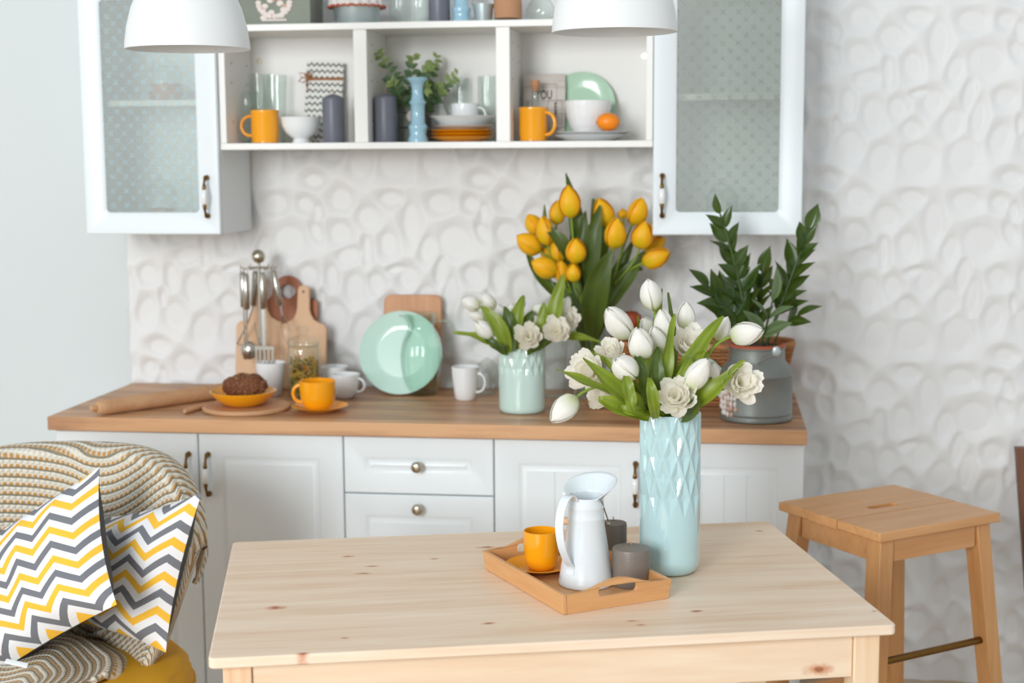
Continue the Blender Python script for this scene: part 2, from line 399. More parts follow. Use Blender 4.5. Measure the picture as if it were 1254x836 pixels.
# ================================================================== SETTING
def struct(name, mb, mat, label, **k):
    o = obj(name, mb.mesh(name, mat, 35), **k); o['kind'] = 'structure'; o['label'] = label; return o
wall = struct('wall_back', MB().box(-2.6, 3.6, .02, .16, 0, 2.75), M['wall'], 'white plastered wall behind the counter, plain at its left end')
struct('floor', MB().box(-2.6, 3.6, -5.2, .02, -.08, 0), M['floor'], 'pale floor barely seen at the foot of the wall')
PAN = .507
SITES = [(0.174, 0.414, 0.042, 0.042, 0), (0.327, 0.415, 0.042, 0.027, 0), (0.388, 0.344, 0.032, 0.074, 0), (0.256, 0.36, 0.041, 0.041, 0), (0.476, 0.402, 0.048, 0.037, 0), (0.169, 0.312, 0.041, 0.042, 20), (0.192, 0.244, 0.044, 0.03, 20), (0.251, 0.261, 0.018, 0.051, 0), (0.317, 0.281, 0.032, 0.045, 0), (0.436, 0.266, 0.027, 0.048, -15), (0.011, 0.289, 0.06, 0.058, 0), (0.476, 0.195, 0.021, 0.058, -10), (0.376, 0.178, 0.034, 0.044, -20), (0.34, 0.204, 0.032, 0.013, 15), (0.278, 0.162, 0.03, 0.037, 0), (0.212, 0.144, 0.037, 0.058, 0), (0.319, 0.101, 0.032, 0.032, 0), (0.43, 0.114, 0.037, 0.053, -15), (0.502, 0.131, 0.024, 0.067, -8), (0.066, 0.187, 0.035, 0.035, 0), (0.056, 0.074, 0.032, 0.053, -20), (0.236, 0.016, 0.042, 0.06, -20), (0.339, 0.015, 0.057, 0.062, -35), (0.464, 0.021, 0.051, 0.067, -10), (0.091, 0.471, 0.037, 0.025, 0), (0.141, 0.181, 0.023, 0.044, 0), (0.147, 0.059, 0.044, 0.051, 0), (0.062, 0.4, 0.03, 0.028, 0), (0.095, 0.316, 0.022, 0.034, 20), (0.101, 0.375, 0.018, 0.03, 0), (0.11, 0.11, 0.012, 0.03, 0)]
SP = []
for (sx_, sz_, rx, rz_, t) in SITES:
    a = -math.radians(t)
    for ox in (-PAN, 0, PAN):
        for oz in (-PAN, 0, PAN): SP.append((sx_+ox, sz_+oz, 1/rx, 1/rz_, math.cos(a), math.sin(a)))
def relief(x, z):
    g = 9
    for (sx_, sz_, ix, iz, c, s) in SP:
        dx = x-sx_; dz = z-sz_
        if abs(dx) > .17 or abs(dz) > .17: continue
        p = (c*dx-s*dz)*ix; q = (s*dx+c*dz)*iz
        d = math.sqrt(p*p+q*q)
        if d < g: g = d
    t = min(1, max(0, (g-.70)/1.25)); h = 1-(1-t)**1.9; h *= min(1, t*8)
    return .0146*h
NP = 84
pm = MB().grid(lambda u, v: (u*PAN, -relief(u*PAN, v*PAN), v*PAN), NP, NP)
pm.box(0, PAN, .0012, .0035, 0, PAN)
panel_me = pm.mesh('relief_panel', M['panel'], 180)
for i in range(7):
    for j in range(5):
        o = obj('relief_panel', panel_me, wall, (-.006+i*(PAN+.0001), .0187, j*(PAN+.0001)))

# ================================================================== CABINETS
def door_mesh(x0, x1, z0, z1, y, th=.019, fr=.062, grooves=2, glass=False):
    """y is the front face; lies in x-z"""
    mb = MB()
    if glass:
        loopO = rrect(x0, x1, z0, z1, .004); loopI = rrect(x0+fr, x1-fr, z0+fr, z1-fr, .012)
        mid = rrect(x0+fr-.012, x1-fr+.012, z0+fr-.012, z1-fr+.012, .016)
        n = len(loopO); vs = []
        for lp, yy in ((loopO, y+th), (loopO, y+.003), (rrect(x0+.003, x1-.003, z0+.003, z1-.003, .004), y), (mid, y), (loopI, y+.006), (loopI, y+th)):
            vs += [(a, yy, b) for a, b in lp]
        fs = [(k*n+i, k*n+(i+1) % n, (k+1)*n+(i+1) % n, (k+1)*n+i) for k in range(5) for i in range(n)]
        fs += [(5*n+i, 5*n+(i+1) % n, (i+1) % n, i) for i in range(n)]
        return mb.add(vs, fs)
    rings = [(0, th), (0, .003), (.003, 0), (fr, 0), (fr+.005, .0035), (fr+.013, .0035), (fr+.022, .0002)]
    vs = []
    for ins, dy in rings: vs += [(x0+ins, y+dy, z0+ins), (x1-ins, y+dy, z0+ins), (x1-ins, y+dy, z1-ins), (x0+ins, y+dy, z1-ins)]
    fs = [(k*4+i, k*4+(i+1) % 4, (k+1)*4+(i+1) % 4, (k+1)*4+i) for k in range(len(rings)-1) for i in range(4)]
    fs.append((0, 3, 2, 1)); mb.add(vs, fs)
    a0, a1, c0, c1 = x0+fr+.022, x1-fr-.022, z0+fr+.022, z1-fr-.022; yy = y+.0002
    xs = [(a0, yy)]
    for g in range(grooves):
        gx = a0+(a1-a0)*(g+1)/(grooves+1); xs += [(gx-.0025, yy), (gx, yy+.0025), (gx+.0025, yy)]
    xs.append((a1, yy))
    vs = [(a, b, z) for a, b in xs for z in (c0, c1)]
    mb.add(vs, [(2*i, 2*i+2, 2*i+3, 2*i+1) for i in range(len(xs)-1)])
    return mb
def handle_mesh(z, x, y):
    """bow handle 11.5 cm tall: brass feet, porcelain middle"""
    mb = MB()
    L = .058
    for s in (-1, 1):
        mb.lathe([(0, 0), (.0075, .0), (.0075, .004), (.005, .008), (.004, .016), (0, .017)], 12, mat=Matrix.Translation((x, y, z+s*(L-.004))) @ Matrix.Rotation(PI/2, 4, 'X'))
        pts = [(x, y-.012-.016*math.sin(PI*t), z+s*(L-.002)*(1-t)+0) for t in [i/8*.62 for i in range(9)]]
        mb.tube(pts, [.0062, .0055, .0042, .0036, .0036, .004, .0048, .0056, .006], 8)
    pts = [(x, y-.0275+.003*abs(t)**2*4, z+t*.034) for t in [-1+i/5 for i in range(11)]]
    mb.tube(pts, [.0045+.0052*math.cos(t*PI/2) for t in [-1+i/5 for i in range(11)]], 10, mi=1)
    return mb
WT = .8614            # worktop surface
cz0, cz1 = .105, WT-.038
def base_cabinet(x0, x1, label, doors, drawers=None, hx=None, grooves=0):
    t = thing('base_cabinet', label, 'cabinet', (x0, -.555, 0))
    w = x1-x0
    b = MB(); b.box(0, .018, 0, .54, cz0, cz1).box(w-.018, w, 0, .54, cz0, cz1).box(.018, w-.018, 0, .54, cz0, cz0+.018).box(.018, w-.018, .53, .54, cz0, cz1).box(.018, w-.018, 0, .54, cz1-.018, cz1)
    part('body', b, M['lacquer'], t)
    part('plinth', MB().box(0, w, .04, .056, 0.001, cz0), M['lacquer'], t)
    if doors:
        d = part('door', door_mesh(.0015, w-.0015, cz0+.002, cz1-.003, -.021, grooves=grooves), M['lacquer'], t)
        if hx is not None: part('handle', handle_mesh(.708, hx, -.021), [M['brass'], M['porcelain']], d, 50, label='aged brass handle with a white porcelain grip')
    if drawers:
        for z0, z1 in drawers:
            d = part('drawer', door_mesh(.0015, w-.0015, z0, z1, -.021, fr=.055 if z1-z0 > .15 else .05, grooves=0), M['lacquer'], t)
            kb = MB().lathe([(0, 0), (.010, 0), (.0095, .003), (.006, .006), (.0055, .012), (.012, .016), (.0155, .021), (.015, .026), (.011, .0295), (.006, .031), (0, .0313)], 18, mat=Matrix.Translation((w/2, -.021, (z0+z1)/2 if z1-z0 < .2 else z1-.034)) @ Matrix.Rotation(PI/2, 4, 'X'))
            part('knob', kb, M['nickel'], d, 50)
    return t
base_cabinet(.010, .4145, 'white lower cabinet at the counter left end, behind the draped chair', True, hx=.378)
base_cabinet(.4145, .816, 'white lower cabinet between the chair and the drawer unit', True, hx=.028)
base_cabinet(.816, 1.221, 'white lower unit with two visible drawers and round nickel knobs', False, drawers=[(.6665, cz1-.003), (.39, .6635), (cz0+.002, .387)])
base_cabinet(1.221, 1.621, 'white lower cabinet behind the enamel jug, its handle beside the tall vase', True, hx=.3715, grooves=2)
base_cabinet(1.621, 2.023, 'white lower cabinet at the counter right end, beside the stool', True, hx=.028, grooves=3)
wtp = MB().box(0, 2.027, -.6, .0, WT-.0375, WT)
solo('worktop', wtp, M['oak'], 'long oak worktop with a squared front edge on the white lower cabinets', 'worktop', bevel=.0025)

def wall_cabinet(x0, label, hx, gm):
    w = .402; zb, zt = 1.338, 2.06; dpt = .268
    t = thing('wall_cabinet', label, 'cabinet', (x0, -dpt, zb)); h = zt-zb
    b = MB(); b.box(0, .018, 0, dpt, 0, h).box(w-.018, w, 0, dpt, 0, h).box(.018, w-.018, 0, dpt, 0, .018).box(.018, w-.018, 0, dpt, h-.018, h).box(.018, w-.018, dpt-.008, dpt, .018, h-.018)
    part('body', b, M['lacquer'], t)
    part('inner_shelf', MB().box(.0185, w-.0185, .03, dpt-.009, .365, .381), M['cream'], t)
    d = part('door', door_mesh(.001, w-.001, 0, h, -.021, fr=.062, glass=True), M['lacquer'], t)
    part('glass_pane', MB().box(.060, w-.060, -.012, -.008, .060, h-.06), gm, d, 0)
    part('handle', handle_mesh(.107, hx, -.021), [M['brass'], M['porcelain']], d, 50, label='aged brass handle with a white porcelain grip')
    return t
wall_cabinet(-.003, 'white wall cabinet at left with a frosted glass door, behind a pendant lamp', .366, M['frost_blue'])
wall_cabinet(1.621, 'white wall cabinet at right with a frosted glass door, above the leafy plant', .026, M['frost_grey'])

SF = -.272  # front of the open shelf unit
SB, STP = 1.5945, 1.905
sh = thing('open_shelf_unit', 'cream open shelf unit of three bays hung between the glass-door cabinets', 'shelf', (.400, SF, 1.5765))
W3 = 1.220; DD = .262
part('bottom_board', MB().box(0, W3, 0, DD, 0, .018), M['cream'], sh, bevel=.001)
part('top_board', MB().box(.0, W3, -.004, DD, .3285, .3465), M['cream'], sh, bevel=.001)
for x0, x1 in ((.0005, .0185), (W3-.0185, W3-.0005)): part('side_board', MB().box(x0, x1, .0005, DD, .0182, .3283), M['cream'], sh, bevel=.001)
for x0, x1 in ((.390, .428), (.790, .828)): part('divider', MB().box(x0, x1, .0005, DD-.008, .0182, .3283), M['cream'], sh, bevel=.001)
part('back_panel', MB().box(.0187, W3-.0187, DD-.007, DD, .0183, .3283), M['cream'], sh)
for hx_, hz_ in ((.042, .262), (W3-.035, .26)):
    part('mounting_hole', MB().lathe([(0, -.001), (.006, -.001), (.009, 0), (.009, .002), (0, .002)], 16, mat=Matrix.Translation((hx_, DD-.0072, hz_)) @ Matrix.Rotation(PI/2, 4, 'X')), M['nickel'], sh)
peg = MB()
for xx, dr in ((.0187, 1), (.4282, 1), (.8282, 1)):
    for zz in (.08, .19, .245, .29):
        peg.lathe([(0, 0), (.003, 0), (.003, .0006), (0, .0006)], 8, mat=Matrix.Translation((xx, .06, zz)) @ Matrix.Rotation(dr*PI/2, 4, 'Y'))
        peg.lathe([(0, 0), (.003, 0), (.003, .0006), (0, .0006)], 8, mat=Matrix.Translation((xx, .2, zz)) @ Matrix.Rotation(dr*PI/2, 4, 'Y'))
part('peg_holes', peg, M['brass'], sh)

# ------------------------------------------------------------------ generic vessels
def lip(prof_out, th):
    """closed wall profile from an outer profile (bottom to rim)"""
    inner = [(max(r-th, 0), z+ (th if i == 0 else 0)) for i, (r, z) in enumerate(prof_out)]
    return [(0, prof_out[0][1])]+prof_out+[(prof_out[-1][0]-th*.5, prof_out[-1][1]+th*.25)]+[(r, max(z, prof_out[0][1]+th)) for r, z in inner[::-1]]+[(0, prof_out[0][1]+th)]
def handle_loop(r0, z0, z1, out, rad, ang=0, flat=None, n=14):
    pts = []
    for i in range(n+1):
        a = -PI/2+PI*i/n
        pts.append(((r0-.002+out*max(0, math.cos(a))**.8), 0, (z0+z1)/2+(z1-z0)/2*math.sin(a)))
    mb = MB().tube(pts, rad, 10, flat=flat)
    Mx = Matrix.Rotation(ang, 4, 'Z'); mb.v = [tuple(Mx @ Vector(p)) for p in mb.v]; return mb
def mug(name, label, cat, loc, prof, th, mat, hz, hout, hrad, ang, group=None, n=36):
    t = thing(name, label, cat, loc, 0, group)
    part('body', MB().lathe(lip(prof, th), n), mat, t, 50)
    def rr(z):
        for (a, za), (b, zb) in zip(prof, prof[1:]):
            if za <= z <= zb: return a+(b-a)*(z-za)/max(zb-za, 1e-6)
        return prof[-1][0]
    r0 = min(rr(hz[0]), rr(hz[1]))
    part('handle', handle_loop(r0, hz[0], hz[1], hout, hrad, ang, (1.25, .8)), mat, t, 60)
    return t

# ================================================================== ON THE OPEN SHELVES
SY = -.15
g_mug = 'orange mugs on the open shelf'
mp = [(.034, 0), (.0385, .003), (.0385, .012), (.040, .016), (.040, .086), (.0415, .089), (.0405, .094)]
mug('mug', 'orange glazed mug at the left end of the open shelf, handle to the left', 'mug', ((0.5036, -0.18, 1.6074)[0], -.18, SB), mp, .004, M['mug_orange'], (.022, .078), .032, .006, PI, g_mug)
mug('mug', 'orange glazed mug in the right bay of the open shelf, before the lettered sign', 'mug', ((1.2824, -0.19, 1.6016)[0], -.19, SB), mp, .004, M['mug_orange'], (.018, .080), .030, .006, -.35, g_mug)
bw = [(.024, 0), (.026, .004), (.022, .012), (.030, .018), (.045, .030), (.055, .050), (.058, .070), (.060, .074)]
bm_ = MB().lathe(lip(bw, .0035), 40)
solo('footed_bowl', bm_, M['porcelain'], 'small white footed bowl between the orange mug and the grey candle', 'bowl', ((0.6073, -0.17, 1.6067)[0], -.17, SB), smooth=50)
def candle(r, h, label, loc, mat, wick=True, dome=.012, lean=0, group=None):
    t = thing('pillar_candle', label, 'candle', loc, 0, group)
    pr = [(0, 0), (r*.96, 0), (r, .004), (r, h-dome-.004), (r*.97, h-dome), (r*.55, h-dome*.35), (r*.12, h), (0, h)]
    part('wax', MB().lathe(pr, 40), mat, t, 50)
    if wick: part('wick', MB().tube([(0, 0, h-.003), (.001, 0, h+.004), (lean, 0, h+.008)], .0011, 6), M['cork'], t)
    return t
candle(.0315, .138, 'slate grey pillar candle in the left bay beside the white bowl', ((0.7116, -0.2, 1.6057)[0], -.2, SB), M['candle_grey'], group='grey pillar candles on the shelf')
candle(.0325, .138, 'slate grey pillar candle in the middle bay beside the blue candlestick', ((0.8636, -0.2, 1.6046)[0], -.2, SB), M['candle_grey'], group='grey pillar candles on the shelf')
candle(.031, .15, 'slate grey pillar candle standing on top of the shelf unit', ((1.0116, -0.15, 1.9471)[0], -.15, 1.9232), M['candle_grey'], group='grey pillar candles on the shelf')
def zig_book():
    t = thing('wrapped_book', 'book wrapped in black and white zigzag paper, tied with twine', 'book', ((0.6408, -0.06, 1.6074)[0], -.072, SB+.0005)); t.rotation_euler = (math.radians(-9), math.radians(2.2), 0)
    part('cover', MB().box(-.055, .055, -.008, .008, .002, .238), M['zigzag'], t, bevel=.001)
    tw = MB()
    for k in range(3): tw.tube([(-.056, -.0095, .183+k*.003), (0, -.0102, .186+k*.002), (.056, -.0095, .187+k*.003)], .0016, 6)
    part('twine', tw, M['twine'], t)
    b = MB()
    for a, s in ((150, .03), (60, .02), (200, .028), (100, .016)):
        ca, sa = math.cos(math.radians(a)), math.sin(math.radians(a))
        b.tube([(-.048, -.012, .187), (-.048+ca*s*.6-sa*.008, -.018, .187+sa*s*.6+ca*.008), (-.048+ca*s, -.02, .187+sa*s), (-.048+ca*s*.5+sa*.008, -.016, .187+sa*s*.5-ca*.008), (-.048, -.012, .186)], .0018, 6)
    b.tube([(-.048, -.012, .187), (-.053, -.014, .168), (-.045, -.013, .150)], .0016, 6); b.ball((-.048, -.013, .187), .005, 8, 6)
    part('bow', b, M['twine'], t)
zig_book()
def glassware(name, prof, label, loc, th=.0016, n=36, group=None, mat=None, cat='glass', fl=0):
    mb = MB().lathe(lip(prof, th), n)
    if fl:
        mb.v = [(x*(1+fl*math.cos(12*math.atan2(y, x))), y*(1+fl*math.cos(12*math.atan2(y, x))), z) for x, y, z in mb.v]
    return solo(name, mb, mat or M['glass'], label, cat, loc, group=group, smooth=60)
glassware('wine_glass', [(.028, 0), (.028, .002), (.006, .006), (.004, .012), (.004, .055), (.012, .062), (.032, .085), (.038, .110), (.036, .135), (.032, .15)], 'stemmed glass behind the left orange mug', ((0.4295, -0.1, 1.6086)[0], -.10, SB))
glassware('tumbler', [(.024, 0), (.027, .004), (.031, .10), (.036, .20)], 'tall clear tumbler behind the left orange mug, nearer the bowl', ((0.5022, -0.07, 1.6084)[0], -.07, SB))
glassware('tumbler', [(.022, 0), (.024, .004), (.027, .10), (.032, .205)], 'tall clear tumbler behind the left orange mug, nearer the shelf side', ((0.4477, -0.055, 1.6089)[0], -.045, SB))
def candlestick(label, loc, h=.18):
    k = h/.18
    pr = [(0, 0), (.028, 0), (.029, .006), (.026, .014), (.0235, .022), (.0250, .034), (.0275, .042), (.0250, .048), (.0205, .052), (.0195, .080), (.0200, .104), (.0235, .108), (.0240, .113), (.0190, .118), (.0160, .135), (.0165, .152), (.0215, .166), (.0285, .173), (.0295, .178), (.027, .180), (.013, .177), (.011, .160), (0, .160)]
    solo('candlestick', MB().lathe([(r, z*k) for r, z in pr], 40), M['blue_stick'], label, 'candlestick', loc, group='blue ceramic candlesticks', smooth=50)
candlestick('sky blue ceramic candlestick in the middle bay beside the stacked plates', ((0.9585, -0.215, 1.6037)[0], -.215, SB))
candlestick('sky blue ceramic candlestick standing on top of the shelf unit', ((1.0748, -0.15, 1.946)[0], -.15, 1.9232))
# crate with eucalyptus
ct = thing('wooden_crate_pot', 'weathered wooden crate pot holding eucalyptus, behind the blue candlestick', 'pot', ((0.9139, -0.1, 1.6051)[0], -.095, SB))
for k in range(3):
    for sgn in (-1, 1):
        part('slat', MB().box(-.036, .036, sgn*.034-.003, sgn*.034+.003, .002+k*.042, .040+k*.042), M['gbox'], ct, bevel=.001)
        part('slat', MB().box(sgn*.039-.003, sgn*.039+.003, -.037, .037, .002+k*.042, .040+k*.042), M['gbox'], ct, bevel=.001)
part('rim', MB().box(-.043, .043, -.0375, .0375, .124, .130), M['cork'], ct, bevel=.001)
part('bottom', MB().box(-.036, .036, -.031, .031, .0, .006), M['gbox'], ct)
part('emblem', MB().lathe([(0, 0), (.016, .0), (.014, .002), (.006, .003), (0, .003)], 16, mat=Matrix.Translation((.01, -.0371, .075)) @ Matrix.Rotation(PI/2, 4, 'X')), M['lace'], ct)

def leaf_mesh(name, mat, w=.36, fold=.10, droop=.12, nu=6, nv=10, pointy=1.0, mid=.42, thick=False):
    def fn(u, v):
        s = (u-.5)*2
        wd = (math.sin(PI*min(1, v**(.8)))**(.75 if v < mid else pointy))*w*.5+.004
        return (v, s*wd, abs(s)*wd*fold*3+(-droop*v*v))
    mb = MB().grid(fn, nu, nv, uvfn=lambda u, v: (u, v)); return mb.mesh(name, mat, 180)
LEAF = {'euc': leaf_mesh('leaf', M['leaf_euc'], .62), 'euc2': leaf_mesh('leaf', M['leaf_euc2'], .6), 'zz': leaf_mesh('leaf', M['leaf_zz'], .52, .12, .10, pointy=1.15), 'zz2': leaf_mesh('leaf', M['leaf_zz'], .30, .14, .28), 'var': leaf_mesh('leaf', M['leaf_var'], .44, .10, .12)}
def frame(d, nrm):
    d = Vector(d).normalized(); n = Vector(nrm); n = (n-d*n.dot(d))
    if n.length < 1e-4: n = Vector((0, 0, 1)); n = n-d*n.dot(d)
    n.normalize(); s = n.cross(d)
    return Matrix(((d.x, s.x, n.x), (d.y, s.y, n.y), (d.z, s.z, n.z))).to_4x4()
def put_leaf(parent, me, base, d, nrm, L, wk=1.0, label=None):
    Mx = Matrix.Translation(Vector(base)-parent.location) @ frame(d, nrm) @ Matrix.Diagonal((L, L*wk, L, 1))
    o = obj('leaf', me, parent, M=Mx)
    if label: o['label'] = label
    return o
eu = thing('eucalyptus_sprigs', 'green eucalyptus sprigs spreading from the crate pot in the middle bay', 'plant', (ct.location.x, ct.location.y, SB+.06))
rnd = random.Random(4)
for tip, c0 in (((0.8374, -0.17, 1.8439), (0.8888, -0.15, 1.778)), ((0.9388, -0.17, 1.8379), (0.9267, -0.15, 1.7775)), ((0.9839, -0.15, 1.8065), (0.9479, -0.15, 1.7657)), ((1.0562, -0.12, 1.7888), (0.9861, -0.13, 1.7247)), ((0.8828, -0.2, 1.7642), (0.9016, -0.18, 1.7375)), ((1.0173, -0.13, 1.7474), (0.9783, -0.15, 1.7378)), ((0.9852, -0.21, 1.7444), (0.9671, -0.2, 1.7541)), ((0.9901, -0.08, 1.8382), (0.9553, -0.09, 1.7801))):
    pts = bez((eu.location.x, eu.location.y, SB+.05), c0, tip, 12)
    part('twig', MB().tube([p-eu.location for p in pts], .0011, 5), M['leaf_euc2'], eu)
    for i in range(4, 13):
        for sd in (-1, 1):
            if rnd.random() < .18: continue
            t = (pts[min(i+1, 12)]-pts[i-1]).normalized(); side = t.cross(Vector((0, 1, 0))).normalized()*sd
            d = t*.5+side+Vector((rnd.uniform(-.3, .3), rnd.uniform(-.5, .3), rnd.uniform(-.3, .3)))
            L = (.036-.019*(i-4)/9)*rnd.uniform(.85, 1.2)
            put_leaf(eu, LEAF['euc2' if i > 9 else 'euc'], pts[i], d, (rnd.uniform(-.4, .4), -1, .6), L)
def plate_prof(r, h, th=.003, foot=.55): return lip([(r*foot, 0), (r*foot+.003, 0), (r*.72, h*.35), (r*.93, h*.8), (r, h)], th)
px_ = (1.0735, -0.15, 1.6035)[0]
for k in range(3):
    solo('side_plate', MB().lathe(plate_prof(.094, .0145), 48), M['saucer_yellow'], ['orange-yellow plate at the bottom of the stack in the middle bay', 'orange-yellow plate, second from the bottom of the stack in the middle bay', 'orange-yellow plate, third in the stack, just under the white plates'][k], 'plate', (px_, SY, SB+.0005+k*.0095), group='yellow plates on the shelf', smooth=50)
solo('side_plate', MB().lathe(plate_prof(.088, .014), 48), M['porcelain'], 'flat white plate lying on the orange-yellow plates', 'plate', (px_+.002, SY, SB+.0325), smooth=50)
solo('soup_plate', MB().lathe(lip([(.045, 0), (.048, 0), (.066, .008), (.082, .024), (.094, .030), (.096, .0315)], .0035), 48), M['porcelain'], 'deep white soup plate on top of the plate stack', 'plate', (px_, SY, SB+.041), smooth=50)
mug('cup', 'white cup standing on the stacked plates, handle to the right', 'cup', ((1.0816, -0.15, 1.6954)[0], SY, SB+.0455), [(.026, 0), (.034, .004), (.039, .02), (.0405, .05), (.041, .062)], .003, M['porcelain'], (.012, .052), .026, .0042, -.1)
glassware('tumbler', [(.022, 0), (.024, .003), (.025, .1), (.026, .19)], 'clear straight glass behind the white cup, against the divider', ((1.133, -0.045, 1.604)[0]-.004, -.045, SB))
glassware('tumbler', [(.020, 0), (.022, .003), (.023, .1), (.024, .185)], 'clear straight glass behind the white cup, nearer the eucalyptus', ((1.0534, -0.045, 1.6046)[0], -.045, SB))
solo('bud_vase', MB().lathe(lip([(.02, 0), (.026, .02), (.03, .05), (.026, .08), (.014, .105), (.013, .125), (.016, .13)], .003), 32), M['porcelain'], 'small round white vase behind the plate stack', 'vase', ((0.9879, -0.045, 1.605)[0], -.045, SB), smooth=60)
# right bay
sg = thing('lettered_sign', 'whitewashed plank sign with black lettering YOU, behind the right orange mug', 'sign', ((1.2998, -0.1, 1.6023)[0], -.075, SB+.0005)); sg.rotation_euler = (math.radians(-8), 0, math.radians(0))
for k in range(5):
    part('plank', MB().box(-.060, .060, -.005, .005, .002+k*.0385, .0398+k*.0385), M['sign_board'], sg, bevel=.0008)
fr_ = MB()
for a in (rrect(-.034, .036, .03, .165, .001, 1),):
    inn = [(x*.985+.0, (z-.0975)*.985+.0975) for x, z in a]
    fr_.ringplate(a, inn, -.0056, -.0051, lambda x, z, h: (x, h, z))
for a in (rrect(.010, .052, .035, .118, .001, 1),):
    inn = [((x-.031)*.97+.031, (z-.0765)*.985+.0765) for x, z in a]
    fr_.ringplate(a, inn, -.0062, -.0057, lambda x, z, h: (x, h, z))
part('printed_frame', fr_, M['ink'], sg, 0)
def text(s, size, loc, parent, mat, sx=1.0, name='lettering', rz=0):
    cu = bpy.data.curves.new('t', 'FONT'); cu.body = s; cu.size = size; cu.extrude = .0002; cu.align_x = 'CENTER'; cu.offset = size*.012
    o = bpy.data.objects.new('t', cu); COL.objects.link(o); dg = bpy.context.evaluated_depsgraph_get()
    me = bpy.data.meshes.new_from_object(o.evaluated_get(dg)); bpy.data.objects.remove(o); me.name = name; me.materials.clear(); me.materials.append(mat)
    q = obj(name, me, parent); q.location = loc; q.rotation_euler = (PI/2, 0, rz); q.scale = (sx, 1, 1); return q
text('YOU', .036, (-.001, -.0055, .122), sg, M['ink'], .62)
text('AN', .036, (-.004, -.0055, .070), sg, M['ink'], .5)
text('E', .036, (.033, -.0068, .086), sg, M['ink'], .45); text('E', .036, (.033, -.0068, .058), sg, M['ink'], .45); text('T', .036, (.033, -.0068, .034), sg, M['ink'], .45)
text('?', .03, (-.049, -.0055, .094), sg, M['gbox'], .9)
bt = thing('corked_bottle', 'small clear bottle with a cork, behind the right orange mug', 'bottle', ((1.2798, -0.11, 1.6023)[0], -.118, SB))
part('bottle_glass', MB().lathe(lip([(.018, 0), (.02, .004), (.02, .09), (.012, .108), (.0105, .125), (.0105, .148), (.013, .150), (.013, .155)], .0015), 24), M['glass'], bt, 60)
part('cork', MB().lathe([(0, .143), (.009, .143), (.0115, .1552), (.0135, .172), (0, .172)], 20), M['cork'], bt, 50)
pl = solo('dinner_plate', MB().lathe(plate_prof(.098, .014), 64), M['mint_dark'], 'mint green plate standing upright against the back of the right bay', 'plate', ((1.4057, -0.05, 1.6019)[0], -.040, SB+.1005), smooth=50); pl.rotation_euler = (math.radians(79), 0, 0)
wp = (1.4398, -0.15, 1.6008)[0]
solo('serving_plate', MB().lathe(plate_prof(.112, .017, foot=.6), 64), M['porcelain'], 'wide white plate at the bottom of the right bay, under another', 'plate', (wp, -.145, SB+.0005), smooth=50, group='white plates in the right bay')
solo('serving_plate', MB().lathe(plate_prof(.112, .017, foot=.6), 64), M['porcelain'], 'wide white plate carrying the embossed bowl and the orange fruit', 'plate', (wp+.002, -.145, SB+.0085), smooth=50, group='white plates in the right bay')
eb = [(.030, 0), (.034, .001), (.040, .012), (.052, .032), (.061, .058), (.066, .085), (.067, .100)]
ebm = MB().lathe(lip([(r, z) for r, z in [(eb[0][0], 0)]+[(a[0]+(b[0]-a[0])*t, a[1]+(b[1]-a[1])*t) for a, b in zip(eb, eb[1:]) for t in (.2, .4, .6, .8, 1)]], .004), 72)
ebm.v = [(x*(1+.014*math.cos(24*math.atan2(y, x))*abs(math.sin(z*150))*(z > .035)), y*(1+.014*math.cos(24*math.atan2(y, x))*abs(math.sin(z*150))*(z > .035)), z) for x, y, z in ebm.v]
solo('embossed_bowl', ebm, M['porcelain'], 'deep white bowl with embossed bands, on the white plates', 'bowl', ((1.4306, -0.15, 1.6464)[0], -.135, SB+.0125), smooth=80)
tg = thing('tangerine', 'bright orange tangerine on the white plate beside the embossed bowl', 'fruit', ((1.4938, -0.2, 1.6449)[0], -.213, SB+.052))
part('peel', MB().ball((0, 0, 0), .029, 28, 18, sc=(1.12, 1, .86)), M['tangerine'], tg, 180)
part('stem_end', MB().ball((-.029, -.008, -.002), .0035, 8, 6), M['brass'], tg)
# top of the unit
TZ = 1.9232
gb = thing('grey_box', 'grey-green painted box with a rose relief, on the shelf unit top', 'box', ((0.5576, -0.2, 1.9509)[0], -.17, TZ))
part('body', MB().box(-.104, .104, -.07, .07, 0, .15), M['gbox'], gb, bevel=.002)
part('lid', MB().box(-.107, .107, -.073, .073, .1502, .17), M['gbox'], gb, bevel=.002)
lr = MB()
for i in range(13):
    a = PI+PI*i/12; lr.ball((.045*math.cos(a), -.0715, .062+.038*math.sin(a)), .009, 8, 6, sc=(1, .35, .8))
for i in range(7): lr.ball((-.03+.01*i, -.0715, .014), .007, 8, 6, sc=(1, .35, .5))
for i in range(20): lr.ball((rnd.uniform(-.035, .035), -.0712, rnd.uniform(.02, .09)), .010, 8, 6, sc=(1, .3, .8), mi=1 if i % 4 == 0 else 0)
part('rose_relief', lr, [M['lace'], M['lace_pink']], gb, 60)
bk = thing('tin_bucket', 'bright tin bucket with a linen collar, on the shelf unit top', 'bucket', ((0.7754, -0.16, 1.9505)[0], -.16, TZ))
part('body', MB().lathe(lip([(.058, 0), (.060, .003), (.078, .12)], .0015), 40), M['tin_bright'], bk, 50)
cl = MB().grid(lambda u, v: ((.073+.011*v+.003*math.sin(u*2*PI*18)*v)*math.cos(u*2*PI)*(1-.06*v), (.073+.011*v+.003*math.sin(u*2*PI*18)*v)*math.sin(u*2*PI)*(1-.06*v), .122-.068*v), 144, 10)
part('linen_collar', cl, M['linen'], bk, 180)
part('lace_trim', MB().tube([((.0795+.002*math.sin(i*1.3))*math.cos(i*2*PI/72), (.0795+.002*math.sin(i*1.3))*math.sin(i*2*PI/72), .0525+.002*math.sin(i*2.1)) for i in range(73)], .0035, 6), M['terracotta'], bk, 60)
